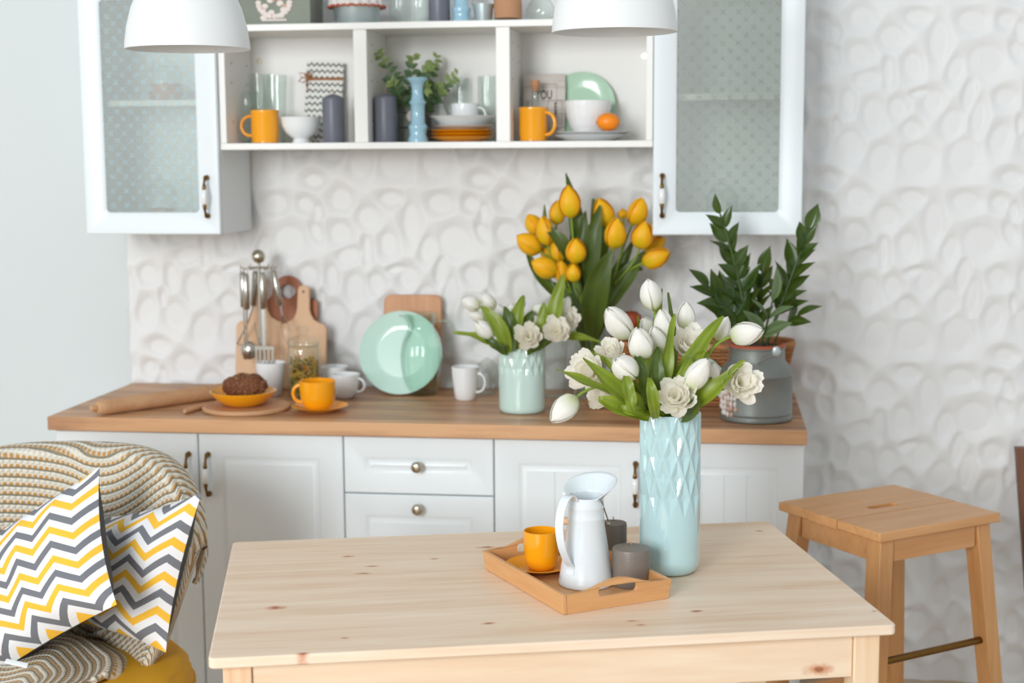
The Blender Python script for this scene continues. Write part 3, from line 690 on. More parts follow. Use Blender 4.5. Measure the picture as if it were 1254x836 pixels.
for i, (u, lb) in enumerate(((488, 'clear glass jar on the shelf unit top, next to the tin bucket'), (512, 'clear glass jar on the shelf unit top, next to the grey candle'))):
    glassware('glass_jar', [(.025, 0), (.0275, .004), (.0275, .11), (.022, .12), (.024, .13)], lb, ((0.9222, -0.15, 1.9487)[0]+(-.0283 if i == 0 else .029), -.15, TZ), group='clear jars on the shelf top', cat='jar')
mbk = thing('mini_bucket', 'tiny tin bucket on the shelf unit top beside the blue candlestick', 'bucket', ((1.1377, -0.15, 1.9448)[0], -.15, TZ))
part('body', MB().lathe(lip([(.022, 0), (.023, .003), (.030, .055)], .0012), 28), M['tin_bright'], mbk, 50)
part('handle', MB().tube([(.031*math.cos(a), .0, .052+.045*math.sin(a)) for a in [PI*i/12 for i in range(13)]], .001, 6), M['steel'], mbk)
kj = thing('wrapped_jar', 'glass jar wrapped in brown kraft paper, on the shelf unit top', 'jar', ((1.2074, -0.15, 1.9436)[0], -.15, TZ))
part('jar_glass', MB().lathe(lip([(.034, 0), (.037, .004), (.037, .08), (.03, .09), (.03, .1)], .002), 32), M['glass'], kj, 60)
part('paper_wrap', MB().lathe([(.039, .014), (.040, .05), (.0335, .105), (.032, .105), (.0385, .05), (.0375, .014), (.039, .014)], 32), M['kraft'], kj, 60)
glassware('bulb_vase', [(.025, 0), (.028, .003), (.040, .02), (.042, .035), (.034, .055), (.018, .075), (.016, .1), (.02, .11)], 'round clear glass bulb vase on the shelf top, beside the right lamp', ((1.2998, -0.15, 1.9464)[0], -.15, TZ), cat='vase')
# inside the glass-fronted cabinets
def jar_in(label, loc, r, h, fill, knob=True):
    t = thing('storage_jar', label, 'jar', loc)
    part('jar_glass', MB().lathe(lip([(r*.92, 0), (r, .006), (r, h*.8), (r*.75, h)], .002), 28), M['glass'], t, 60)
    part('contents', MB().lathe([(0, .003), (r*.9, .003), (r*.93, .02), (r*.93, fill), (0, fill+.004)], 28), M['sponge'], t, 60)
    if knob: part('lid', MB().lathe([(0, h), (r*.76, h), (r*.7, h+.012), (.008, h+.018), (.012, h+.028), (0, h+.034)], 24), M['glass'], t, 60)
jar_in('blurred jar of peach contents on the inner shelf of the left wall cabinet', ((0.195, -0.13, 1.7287)[0], -.14, 1.7195), .05, .10, .05)
jar_in('blurred jar of peach contents on the floor of the left wall cabinet', ((0.1705, -0.13, 1.4065)[0], -.15, 1.3562), .047, .12, .05)
jar_in('blurred jar of orange contents on the floor of the right wall cabinet', ((1.8092, -0.13, 1.4047)[0], -.14, 1.3562), .045, .10, .022)
# ================================================================== PENDANT LAMPS
def lamp(label, loc, r):
    t = thing('pendant_lamp', label, 'lamp', loc, group='white dome pendant lamps')
    pr = [(r, 0), (r*.995, .012), (r*.96, .045), (r*.88, .085), (r*.74, .125), (r*.54, .158), (r*.3, .178), (.03, .186), (.028, .215), (0, .218)]
    pin = [(0, .212), (.026, .18), (r*.29, .173), (r*.525, .153), (r*.725, .121), (r*.865, .083), (r*.945, .044), (r*.98, .012), (r*.985, 0), (r, 0)]
    part('shade', MB().lathe(pr[::-1], 64), M['shade'], t, 60)
    part('shade_lining', MB().lathe(pin, 64), M['shade'], t, 60)
    part('bulb', MB().ball((0, 0, .09), .03, 20, 12), M['porcelain'], t, 180)
    part('socket', MB().lathe([(0, .115), (.014, .115), (.016, .15), (.016, .2), (0, .2)], 20), M['shade'], t)
    part('cord', MB().tube([(0, 0, .215), (0, 0, 2.74-loc[2])], .003, 8), M['lacquer'], t)
lamp('white dome pendant lamp at left, in front of the frosted glass cabinet', ((0.684, -1.3, 1.7835)[0], -1.3, 1.783), .130)
lamp('white dome pendant lamp at right, in front of the open shelf unit', ((1.5822, -1.3, 1.8007)[0], -1.3, 1.803), .127)

# ================================================================== ON THE WORKTOP
def W(x, y, dz=0): return (x, y, WT+.0003+dz)
rp = thing('rolling_pin', 'long pale wooden rolling pin lying at the left end of the worktop', 'rolling pin', (0, 0, 0))
a, b = Vector((0.1337, -0.5813, 0.885)), Vector((0.4009, -0.2319, 0.885)); a.z = b.z = WT+.0225
d = (b-a).normalized()
part('barrel', MB().tube([a, a+d*.004, a+d*.03, (a+b)/2, b-d*.03, b-d*.004, b], [.014, .0185, .022, .022, .022, .0185, .014], 24), M['beech'], rp, 50)
part('handle', MB().tube([a-d*.018, a-d*.016, a-d*.001], [.006, .0095, .010], 16), M['beech'], rp, 50)
part('handle', MB().tube([b+d*.001, b+d*.03, b+d*.075, b+d*.08], [.010, .012, .012, .008], 16), M['beech'], rp, 50)
rp2 = thing('wooden_spatula', 'flat wooden spatula lying in front of the rolling pin', 'spatula', (0, 0, 0))
a, b = Vector((0.2022, -0.4353, 0.868)), Vector((0.3646, -0.2933, 0.868)); a.z = WT+.0045; b.z = WT+.0045; sd = Vector((0, 0, 1)).cross((b-a).normalized())
def slab(a, b, w0, w1, h): 
    z = Vector((0, 0, h)); return MB().hexa([a-sd*w0, b-sd*w1, b+sd*w1, a+sd*w0], [a-sd*w0+z, b-sd*w1+z, b+sd*w1+z, a+sd*w0+z])
m_ = a.lerp(b, .45)
part('blade', slab(a, m_, .022, .02, .005), M['beech'], rp2, bevel=.002); part('handle', slab(m_+(b-a)*.002, b, .012, .008, .005), M['beech'], rp2, bevel=.002)
a, b = Vector((0.3614, -0.5256, 0.868)), Vector((0.3975, -0.3886, 0.868)); a.z = b.z = WT+.008
b = a+(b-a)*1.0
solo('wooden_stick', MB().tube([a, a+(b-a)*.05, b-(b-a)*.05, b], [.005, .0075, .0065, .005], 14), M['beech'], 'short wooden handle end poking out beside the round board', 'handle', smooth=50)
rb = solo('round_board', MB().lathe([(0, 0), (.118, 0), (.1215, .003), (.1215, .009), (.118, .012), (.108, .012), (.105, .0105), (.0, .0105)], 64), M['beech'], 'round wooden board under the yellow bowl of bread', 'board', W((0.5069, -0.4835, 0.87)[0], (0.4901, -0.4321, 0.87)[1]), smooth=40)
bx, by = rb.location.x-.010, rb.location.y
by_ = by+.005
solo('bowl', MB().lathe(lip([(.045, 0), (.048, .001), (.062, .008), (.078, .022), (.090, .036), (.0925, .040)], .0035), 56), M['saucer_yellow'], 'yellow-orange shallow bowl holding dark bread, on the round board', 'bowl', W(bx, by_, .0108), smooth=50)
bd = thing('bread_roll', 'dark seeded bread loaf sitting in the yellow bowl', 'bread', W(bx+.006, by_, .062))
bmb = MB().ball((0, 0, 0), 1, 64, 40)
out = []
for x, y, z in bmb.v:
    n = noise.noise(Vector((x*1.8, y*1.8, z*1.8)))*.13+noise.noise(Vector((x*6, y*6, z*6)))*.05+noise.noise(Vector((x*16, y*16, z*16)))*.02
    k = 1+n; out.append((.064*x*k, .045*y*k, .038*z*k*(1 if z > 0 else .85)))
bmb.v = out; part('crust', bmb, M['bread'], bd, 180)
se = MB(); rr = random.Random(9)
for i in range(420):
    v = Vector(out[rr.randrange(len(out)//3, len(out))]); 
    if v.x < -.02 and rr.random() < .65 and v.z < .02: continue
    e = Euler((rr.random()*3, rr.random()*3, rr.random()*3)).to_matrix().to_4x4()
    se.lathe([(0, -.0022), (.0013, 0), (0, .0022)], 5, mat=Matrix.Translation(v*1.005) @ e)
o = part('seeds', se, M['seed'], bd, 0); o['kind'] = 'stuff'
mug('tapered_mug', 'plain white tapered mug between the bread bowl and the pasta jar', 'mug', W((0.5064, -0.2249, 0.8614)[0], (0.5064, -0.2249, 0.8614)[1]+.03), [(.028, 0), (.031, .002), (.036, .03), (.0415, .065), (.0435, .098)], .003, M['porcelain'], (.03, .08), .025, .0045, 2.2)
jx, jy = (0.6113, -0.2581, 0.8614)[0], (0.6113, -0.2581, 0.8614)[1]+.045
js = thing('pasta_jar', 'clear glass storage jar of yellow-green pasta with a glass stopper', 'jar', W(jx, jy))
part('jar_glass', MB().lathe(lip([(.040, 0), (.045, .004), (.0475, .02), (.048, .12), (.0455, .142), (.0445, .150), (.047, .155)], .0025), 48), M['glass'], js, 60)
part('stopper', MB().lathe([(0, .146), (.041, .148), (.0465, .156), (.046, .162), (.036, .172), (.018, .180), (.011, .186), (.012, .192), (.020, .196), (.021, .201), (.012, .207), (0, .209)], 40), M['glass'], js, 60, label='domed glass stopper with a knob')
ps = MB()
for i in range(230):
    hh = .006+.098*rr.random(); r_ = .037*math.sqrt(rr.random()); an = rr.random()*6.28
    if i > 70: r_ = .036+.003*rr.random()
    c = Vector((r_*math.cos(an), r_*math.sin(an), hh)); dd = Euler((rr.random()*6, rr.random()*6, rr.random()*6)).to_matrix() @ Vector((0, 0, 1)); dd -= Vector((math.cos(an), math.sin(an), 0))*dd.dot(Vector((math.cos(an), math.sin(an), 0)))*.8; dd.normalize()
    sx_ = dd.orthogonal().normalized(); sy_ = dd.cross(sx_); tw = []
    for k in range(6):
        t = (k/5-.5)*.028; aa = k*1.5
        tw.append((c+dd*t+(sx_*math.cos(aa)+sy_*math.sin(aa))*.0018))
    tw = [Vector((p.x, p.y, min(.122, max(.004, p.z)))) for p in tw]
    tw = [Vector((p.x*min(1, .0415/max(.001, math.hypot(p.x, p.y))), p.y*min(1, .0415/max(.001, math.hypot(p.x, p.y))), p.z)) for p in tw]
    ps.tube(tw, .0026, 5, mi=0 if rr.random() < .62 else (1 if rr.random() < .85 else 2))
o = solo('pasta', ps, [M['pasta'], plain('green_pasta', '6E6B22', .6, .3, 60), plain('orange_pasta', 'C2622A', .6, .2, 60)], 'yellow and green twisted dried pasta filling the glass jar', 'pasta', (js.location.x, js.location.y, js.location.z+.0035), kind='stuff', smooth=60)

# utensil stand
ux, uy = (0.4544, -0.12, 0.9567)[0], -.12
us = thing('utensil_stand', 'steel utensil stand with a ball finial and hooks, before the cutting boards', 'stand', W(ux, uy))
zb = (0.4631, -0.12, 1.2639)[2]-WT
part('base', MB().lathe([(0, 0), (.06, 0), (.062, .004), (.055, .009), (.012, .014), (0, .016)], 40), M['steel'], us, 50)
part('pole', MB().tube([(0, 0, .014), (0, 0, zb-.018)], .0048, 14), M['steel'], us)
part('ball_finial', MB().ball((0, 0, zb), .0205, 28, 18), M['nickel'], us, 180)
hkz = zb-.033
part('hook_ring', MB().tube([(.030*math.cos(a), .030*math.sin(a), hkz) for a in [2*PI*i/24 for i in range(25)]], .0018, 6), M['nickel'], us)
HK = []
for k in range(6):
    a = math.radians(k*60+15); c, s = math.cos(a), math.sin(a); HK.append((c, s))
    part('hook', MB().tube([(0, 0, hkz+.002), (.03*c, .03*s, hkz), (.044*c, .044*s, hkz-.004), (.052*c, .052*s, hkz+.000), (.055*c, .055*s, hkz+.008)], .0016, 6), M['nickel'], us)
def utensil(kind, label, x, y, tilt, hz=0, yaw=0, L=.105):
    t = thing(kind, label, 'utensil', (ux+x, uy+y, WT+hkz-.012+hz), 0, 'steel kitchen utensils on the stand')
    t.rotation_euler = (0, math.radians(tilt), yaw)
    part('handle', MB().tube([(0, 0, 0), (0, 0, -.004), (0, 0, -L+.003), (0, 0, -L)], [.006, .0095, .0095, .007], 16), M['steel'], t, 50)
    part('hanging_loop', MB().tube([(.0065*math.sin(q), 0, .007+.0075*math.cos(q)) for q in [2*PI*i/14 for i in range(15)]], .0012, 6), M['steel'], t)
    return t, -L
t, z = utensil('skimmer', 'steel utensil with a long thin shaft, leftmost on the stand', -.046, -.012, 0)
part('shaft', MB().tube([(0, 0, z), (.001, 0, z-.12)], .0022, 8), M['steel'], t); part('head', MB().ball((.001, 0, z-.135), .022, 20, 12, sc=(.45, .3, 1)), M['steel'], t, 180)
t, z = utensil('ladle', 'steel ladle hanging second from the left on the stand', -.026, -.045, 0, -.003)
part('shaft', MB().tube([(0, 0, z), (-.002, 0, z-.06), (-.001, 0, z-.10)], [.0035, .0022, .003], 8), M['steel'], t)
part('head', MB().grid(lambda u, v: (.024*math.cos(u*2*PI)*math.sin(v*PI/2), .010-.018*math.cos(v*PI/2), z-.122+.028*math.sin(u*2*PI)*math.sin(v*PI/2)), 24, 8), M['steel'], t, 180)
t, z = utensil('masher', 'steel wire masher hanging behind, its bent bar showing at left', -.016, .020, 6)
part('shaft', MB().tube([(0, 0, z), (-.012, 0, z-.05), (-.040, 0, z-.115), (-.0405, 0, z-.120), (.03, 0, z-.120), (.028, 0, z-.115), (.008, 0, z-.05)], .003, 8), M['nickel'], t)
t, z = utensil('spatula', 'steel slotted spatula hanging just right of the stand pole', .024, -.045, 0, 0)
part('shaft', MB().box(-.007, .007, -.0015, .0015, z-.11, z-.001), M['steel'], t, bevel=.0007)
sp = MB()
for i in range(5): sp.box(-.028+.0125*i, -.022+.0125*i, -.001, .001, z-.185, z-.115)
sp.box(-.03, .03, -.0012, .0012, z-.122, z-.1105).box(-.03, .03, -.0012, .0012, z-.192, z-.1845)
part('head', sp, M['steel'], t)
t, z = utensil('whisk', 'steel whisk hanging tilted at the right of the stand', .046, -.005, -10, .004)
part('shaft', MB().tube([(0, 0, z), (0, 0, z-.03)], .003, 8), M['steel'], t)
wk = MB()
for k in range(5):
    a = PI*k/5
    wk.tube([(.016*math.sin(q*PI)*math.cos(a)*(1 if q else 1), .016*math.sin(q*PI)*math.sin(a), z-.03-.09*math.sin(q*PI/1.0)*0-.09*q) for q in [i/10 for i in range(11)]], .0008, 5)
part('wires', wk, M['steel'], t)

# leaning boards
def lean_board(name, label, loop, th, loc, tilt, mat, hole=None, rz=0, bevel=.003):
    t = thing(name, label, 'cutting board', loc); t.rotation_euler = (math.radians(-tilt), 0, rz)
    fm = lambda x, z, h: (x, h, z)
    mb = MB()
    if hole:
        hc, hr = hole[:2], hole[2]
        inner = []
        for (a, b) in loop:
            an = math.atan2(b-hc[1], a-hc[0]); inner.append((hc[0]+hr*math.cos(an), hc[1]+hr*math.sin(an)*(hole[3] if len(hole) > 3 else 1)))
        mb.ringplate(loop, inner, 0, th, fm)
    else: mb.extrude(loop, 0, th, fm)
    part('board', mb, mat, t, 35, bevel if not hole else 0); return t
def paddle(w, h, hw, ht, r=.02):
    """body width w, height h, handle half width hw, total height ht"""
    lp = [(-w/2+r, 0), (w/2-r, 0)]+[(w/2-r+r*math.sin(a), r-r*math.cos(a)) for a in [PI/2*i/4 for i in range(1, 5)]]
    lp += [(w/2, h-.02)]+[(w/2-.02+.02*math.cos(a), h-.02+.02*math.sin(a)) for a in [PI/2*i/4 for i in range(1, 5)]]
    sx = w/2-.02-hw
    lp += [(hw+sx*(1-t)*(1-t)*.9+.0, h+(ht-h)*.42*t**1.3) for t in (.3, .6, .85, 1)]
    lp += [(hw*.92, ht-hw*.7)]+[(hw*.92*math.cos(a), ht-hw*.7+hw*.7*math.sin(a)) for a in [PI*i/8 for i in range(1, 8)]]
    half = [p for p in lp if p[0] > 1e-6]
    left = [(-a, b) for a, b in half[::-1]]
    return [(0, 0)]+half+left
bxA = (0.3906, -0.06, 0.8976)[0]
lean_board('paddle_board', 'pale wooden paddle board leaning at left behind the utensils', paddle(.15, .205, .018, .34), .014, W((0.4296, -0.07, 0.8996)[0], -.075), 9, M['board_light'])
pbB = lean_board('paddle_board', 'pale wooden paddle board with a holed handle, right of the utensils', paddle(.147, .20, .0195, .315), .014, W((0.5668, -0.07, 0.9016)[0], -.088), 8.5, M['board_light'])
part('hanging_hole', MB().lathe([(0, 0), (.0035, 0), (.0035, .001), (0, .001)], 12, mat=Matrix.Translation((0, -.0003, .295)) @ Matrix.Rotation(PI/2, 4, 'X')), M['ink'], pbB)
lp = [(-.07, 0), (.092, 0), (.092, .255), (.090, .263), (.083, .267), (.060, .268), (.048, .273), (.041, .283), (.038, .292)]
lp += [(-.002+.0465*math.cos(math.radians(a)), .292+.048*math.sin(math.radians(a))) for a in range(12, 170, 14)]+[(-.05, .28), (-.062, .268), (-.07, .26)]
lean_board('dark_board', 'reddish-brown board with a ring handle, behind the pale paddle boards', lp, .014, W((0.5098, -0.04, 0.8963)[0]-.0, -.053), 8, M['board_red'], hole=(-.002, .292, .026, .85))
lean_board('bamboo_board', 'plain bamboo board with rounded corners, behind the mint plate', rrect(-.088, .088, 0, .285, .022), .012, W((0.8961, -0.04, 0.9017)[0], -.056), 8, M['board_bamboo'])
tp = math.radians(74)
mp_ = solo('display_plate', MB().lathe(plate_prof(.1235, .018, foot=.6), 80), M['mint'], 'large round mint plate leaning on the bamboo board', 'plate', ((0.8826, -0.1, 0.9886)[0], -.125, WT+.1235*math.sin(tp)+.001), smooth=50); mp_.rotation_euler = (tp, 0, 0)
# pitcher
px2, py2 = (0.9438, -0.1822, 0.8614)[0], (0.9438, -0.1822, 0.8614)[1]+.045
pt = thing('glass_pitcher', 'ribbed clear glass pitcher standing before the mint plate', 'pitcher', W(px2, py2))
prof = [(.040, 0), (.043, .003), (.050, .03), (.0595, .08), (.0615, .115), (.056, .155), (.043, .185), (.038, .200), (.040, .222), (.046, .240)]
fine = []
for (a, za), (b, zb_) in zip(prof, prof[1:]):
    for k in range(4): fine.append((a+(b-a)*k/4, za+(zb_-za)*k/4))
fine.append(prof[-1])
pmb = MB().lathe(lip(fine, .003), 96)
def rib(x, y, z):
    an = math.atan2(y, x); r = math.hypot(x, y)
    k = 1+.022*math.cos(16*an)*max(0, min(1, (.19-z)/.05))*(z > .004)
    if z > .2: k += .45*((z-.2)/.04)**1.6*max(0, math.cos(an-PI*1.05))**8
    return (x*k, y*k, z-(.006*max(0, -math.cos(an+0))**2 if z > .235 else 0))
pmb.v = [rib(*p) for p in pmb.v]
part('body', pmb, M['glass_green'], pt, 80)
hp = bez((.040, 0, .215), (.13, 0, .235), (.078, 0, .13), 8)+bez((.078, 0, .13), (.062, 0, .1), (.056, 0, .085), 4)[1:]
part('handle', MB().tube(hp, .0062, 12, flat=(1.1, .8)), M['glass_green'], pt, 80)
mug('coffee_mug', 'white mug tapering to its foot, right of the glass pitcher', 'mug', W((1.0857, -0.24, 0.8614)[0], (1.0857, -0.24, 0.8614)[1]+.03), [(.027, 0), (.030, .002), (.034, .03), (.038, .065), (.040, .095)], .003, M['porcelain'], (.022, .078), .028, .0048, -.1)
mug('tea_cup', 'white rounded cup behind the orange cup, handle to the right', 'cup', W((0.7338, -0.2461, 0.8614)[0], (0.7338, -0.2461, 0.8614)[1]+.03), [(.022, 0), (.027, .003), (.036, .02), (.041, .045), (.0425, .070)], .003, M['porcelain'], (.018, .058), .026, .0045, -.1)
mug('tea_cup', 'white rounded cup at the back by the pasta jar, handle to the left', 'cup', W((0.673, -0.1, 0.9076)[0], -.10), [(.022, 0), (.027, .003), (.036, .02), (.040, .045), (.0415, .075)], .003, M['porcelain'], (.018, .060), .024, .0045, PI)
sc_ = ((0.7191, -0.4522, 0.8614)[0], (0.7191, -0.4522, 0.8614)[1]+.01)
SAUC = [(.036, 0), (.040, .001), (.055, .006), (.072, .014), (.0775, .0165)]
solo('saucer', MB().lathe(lip(SAUC, .003), 56), M['saucer_yellow'], 'orange saucer on the worktop under the orange cup', 'saucer', W(*sc_), smooth=50, group='orange saucers')
CUP = [(.024, 0), (.030, .002), (.041, .014), (.0475, .035), (.0495, .060), (.0500, .081)]
cupw = mug('cup', 'orange cup on its saucer near the worktop front, handle to the left', 'cup', W(sc_[0]-.006, sc_[1], .0036), CUP, .0035, M['mug_orange'], (.022, .070), .026, .0062, PI+.15, 'orange cups with saucers')
# small mint vase with faceted upper half
def facet_vase(R, H, n, z0, z1, hh, depth, th, nz, name, mat, na, foot=.02, rowend='down', taper=.0):
    mb = MB(); vs = []; rows = []
    def rad(an, z):
        r = R*(1-taper*(1-z/H))
        if z < foot: r -= foot*.55*(1-math.sqrt(max(0, 1-(1-z/foot)**2)))
        a = an*n/(2*PI); b = (z-z1)/hh
        u = a+b*.5; v = a-b*.5; fu = .5-abs(u-math.floor(u)-.5); fv = .5-abs(v-math.floor(v)-.5)
        cu, cv = math.floor(u)+.5, math.floor(v)+.5; bc = cu-cv   # cell centre height in b units
        zc = z1+bc*hh
        k = 1 if zc-hh >= z0-1e-4 else 0
        d = min(fu, fv)*2
        return r-depth*d*k*(1 if zc < H+hh else 0)
    NA = na*n
    for j in range(nz+1):
        z = H*j/nz; vs += [(rad(2*PI*i/NA, z)*math.cos(2*PI*i/NA), rad(2*PI*i/NA, z)*math.sin(2*PI*i/NA), z) for i in range(NA)]
    fs = [(j*NA+i, j*NA+(i+1) % NA, (j+1)*NA+(i+1) % NA, (j+1)*NA+i) for j in range(nz) for i in range(NA)]
    mb.add(vs, fs)
    top = nz*NA; o = len(mb.v)
    ri = R-th
    iv = []; 
    for z, r in ((H+.0008, R-.0012-depth*.2), (H, ri), (.01, ri), ): iv += [(r*math.cos(2*PI*i/NA), r*math.sin(2*PI*i/NA), z) for i in range(NA)]
    mb.v += iv; fs2 = []
    chain = [top, o, o+NA, o+2*NA]
    for a, b in zip(chain, chain[1:]): fs2 += [(a+i, a+(i+1) % NA, b+(i+1) % NA, b+i) for i in range(NA)]
    fs2.append(tuple(o+2*NA+i for i in range(NA))); fs2.append(tuple(range(NA))[::-1])
    mb.f += fs2; mb.mi += [0]*len(fs2)
    return mb
mvx, mvy = (1.2725, -0.448, 0.8614)[0], (1.2725, -0.448, 0.8614)[1]+.062
MV = facet_vase(.0635, .178, 16, .098, .178, .0265, .0045, .005, 96, 'v', None, 8, foot=.016)
solo('faceted_vase', MV, M['mint_vase'], 'short mint vase with a diamond-faceted upper half, on the worktop', 'vase', W(mvx, mvy), rz=.1, smooth=22)
# clear glasses behind
glassware('stem_glass', [(.030, 0), (.03, .002), (.036, .02), (.040, .06), (.030, .085), (.012, .10), (.004, .105)], 'upturned clear glass behind the coffee mug', W((1.1315, -0.09, 0.8882)[0], -.09))
glassware('tall_glass', [(.030, 0), (.033, .003), (.034, .09), (.037, .17), (.039, .215)], 'tall clear glass behind the white double tulips', W((1.3366, -0.13, 0.8975)[0], -.13))
# trumpet glass vase (yellow tulips)
yvx, yvy = (1.4338, -0.13, 1.018)[0], -.13
YH = (1.4338, -0.13, 1.1504)[2]-WT
glassware('trumpet_vase', [(.048, 0), (.050, .003), (.046, .012), (.036, .03), (.033, .06), (.036, .10), (.047, .17), (.062, .23), (.076, YH)], 'tall flared clear glass vase holding the yellow tulips', W(yvx, yvy), th=.003, n=56, mat=M['water'], cat='vase')
# grain jar
gj = thing('grain_jar', 'low clear jar of amber grain under the leaning white tulips', 'jar', W((1.4883, -0.3231, 0.8614)[0], (1.4883, -0.3231, 0.8614)[1]+.045))
part('jar_glass', MB().lathe(lip([(.046, 0), (.050, .004), (.0505, .07), (.0505, .10)], .0025), 44), M['glass'], gj, 60)
part('grain', MB().lathe([(0, .004), (.0465, .004), (.0475, .02), (.0472, .045), (.02, .050), (0, .049)], 44), M['grain'], gj, 60)['kind'] = 'stuff'
# wicker basket
wb = thing('wicker_basket', 'brown wicker basket behind the zinc can and the white tulips', 'basket', W(1.752, -.165))
A_, B_, HB = .258, .105, .165
def ell(a, b, an, k=1.0): return (a*k*math.copysign(abs(math.cos(an))**.7, math.cos(an)), b*k*math.copysign(abs(math.sin(an))**.7, math.sin(an)))
part('bottom', MB().extrude([ell(A_*.86, B_*.86, 2*PI*i/40) for i in range(40)], .001, .006, lambda x, y, h: (x, y, h)), M['wicker'], wb)
NS = 64
for row in range(15):
    z = .010+row*.0105; k = .86+.14*(z/HB); pts = []
    for i in range(NS*2+1):
        an = 2*PI*i/(NS*2); x, y = ell(A_*k, B_*k, an); off = .0035*math.cos(an*NS/1.0+(row % 2)*PI)
        n_ = Vector((x/A_, y/B_, 0)).normalized(); pts.append((x+n_.x*off, y+n_.y*off, z))
    part('weave_strand', MB().tube(pts, .0048, 5, cap=False), M['wicker'], wb, 180)
stk = MB()
for i in range(NS): 
    an = 2*PI*(i+.5)/NS; x0, y0 = ell(A_*.86, B_*.86, an); x1, y1 = ell(A_, B_, an); stk.tube([(x0, y0, .002), (x1, y1, HB)], .0028, 5)
part('stakes', stk, M['wicker'], wb)
for s in (0, 1):
    part('rim_braid', MB().tube([(*ell(A_*1.01, B_*1.02, 2*PI*i/160), HB+.003+.004*math.sin(i*.9+s*PI)) for i in range(161)], .0062, 6, cap=False), M['wicker'], wb, 180)
ap = thing('apple', 'reddish-brown apple showing above the basket behind the white tulips', 'fruit', ((1.5578, -0.17, 1.0993)[0]-.002, -.165, (1.5578, -0.17, 1.0993)[2]-.012))
part('skin', MB().lathe([(0, -.024), (.012, -.029), (.026, -.022), (.034, 0), (.030, .018), (.018, .027), (.006, .024), (0, .020)], 32), M['apple'], ap, 80)
part('stalk', MB().tube([(0, 0, .02), (.002, 0, .036)], .0012, 5), M['brass'], ap)
ax_, ay_, az_ = ap.location
for li, (n_, rr_) in enumerate(((1, 0), (3, .037), (3, .037), (3, .037))):
    for k in range(n_):
        a = 2*PI*k/n_+li*.8
        if li: dup(ap, (ax_+.013*li+rr_*math.cos(a), ay_+rr_*math.sin(a), az_-.0545*li), a*2, 'reddish-brown apple in the heap inside the basket, under the top one', 'apples in the wicker basket')
nb = solo('folded_napkin', MB().grid(lambda u, v: ((u-.5)*.12, .05*math.sin(v*PI)-.03, .0+.085*v-.012*math.sin(u*9)-.02*abs(u-.5)), 18, 10), M['mint'], 'pale mint cloth draped over the basket rim behind the tulips', 'cloth', ((1.7775, -0.25, 0.9801)[0], -.262, (1.7781, -0.25, 0.9228)[2]-.02), smooth=180)
md = nb.modifiers.new('solid', 'SOLIDIFY'); md.thickness = .002
# milk can
mcx, mcy = (1.9031, -0.44, 0.8887)[0], -.437
mc = thing('milk_can', 'grey galvanised milk can with a rose label, at the worktop right end', 'can', W(mcx, mcy))
cp = [(.090, 0), (.0945, .002), (.0955, .006), (.0945, .010), (.0938, .014), (.0938, .018), (.0948, .020), (.0938, .022), (.0938, .118), (.0952, .120), (.0938, .123), (.0935, .128), (.088, .140), (.0775, .152), (.0735, .158), (.0725, .188), (.0745, .190), (.0745, .193)]
part('body', MB().lathe(lip(cp, .0018), 72), M['galv'], mc, 40)
def ring_pts(r, a0, a1, z0, z1, n=16):
    return [(r*math.cos(math.radians(a0+(a1-a0)*i/n)), r*math.sin(math.radians(a0+(a1-a0)*i/n)), z0+(z1-z0)*math.sin(PI*i/n)) for i in range(n+1)]
part('wire_handle', MB().tube([(-.074, -.012, .166), (-.084, -.016, .168), (-.088, -.020, .182), (-.078, -.028, .195), (-.070, -.045, .186)], .0016, 6).tube([(.0, -.078, .158), (.028, -.075, .176), (.052, -.060, .178), (.062, -.05, .188)], .0016, 6), M['steel'], mc)
part('ear', MB().ball((.047, -.061, .187), .012, 14, 10, sc=(1, .3, 1.2)), M['tin_bright'], mc, 180)
lb = MB()
for i in range(6):
    for j in range(7):
        if (i in (0, 5)) and j in (0, 6): continue
        an = math.radians(196+i*7.5+rnd.uniform(-1, 1)); lb.ball((.0945*math.cos(an), .0945*math.sin(an), .022+j*.0135+rnd.uniform(-.002, .002)), .0085, 8, 6, sc=(.55, .55, .9), mi=1 if rnd.random() < .22 else 0)
part('rose_label', lb, [M['lace'], M['lace_pink']], mc, 60, label='pale rose relief label on the left side of the can')

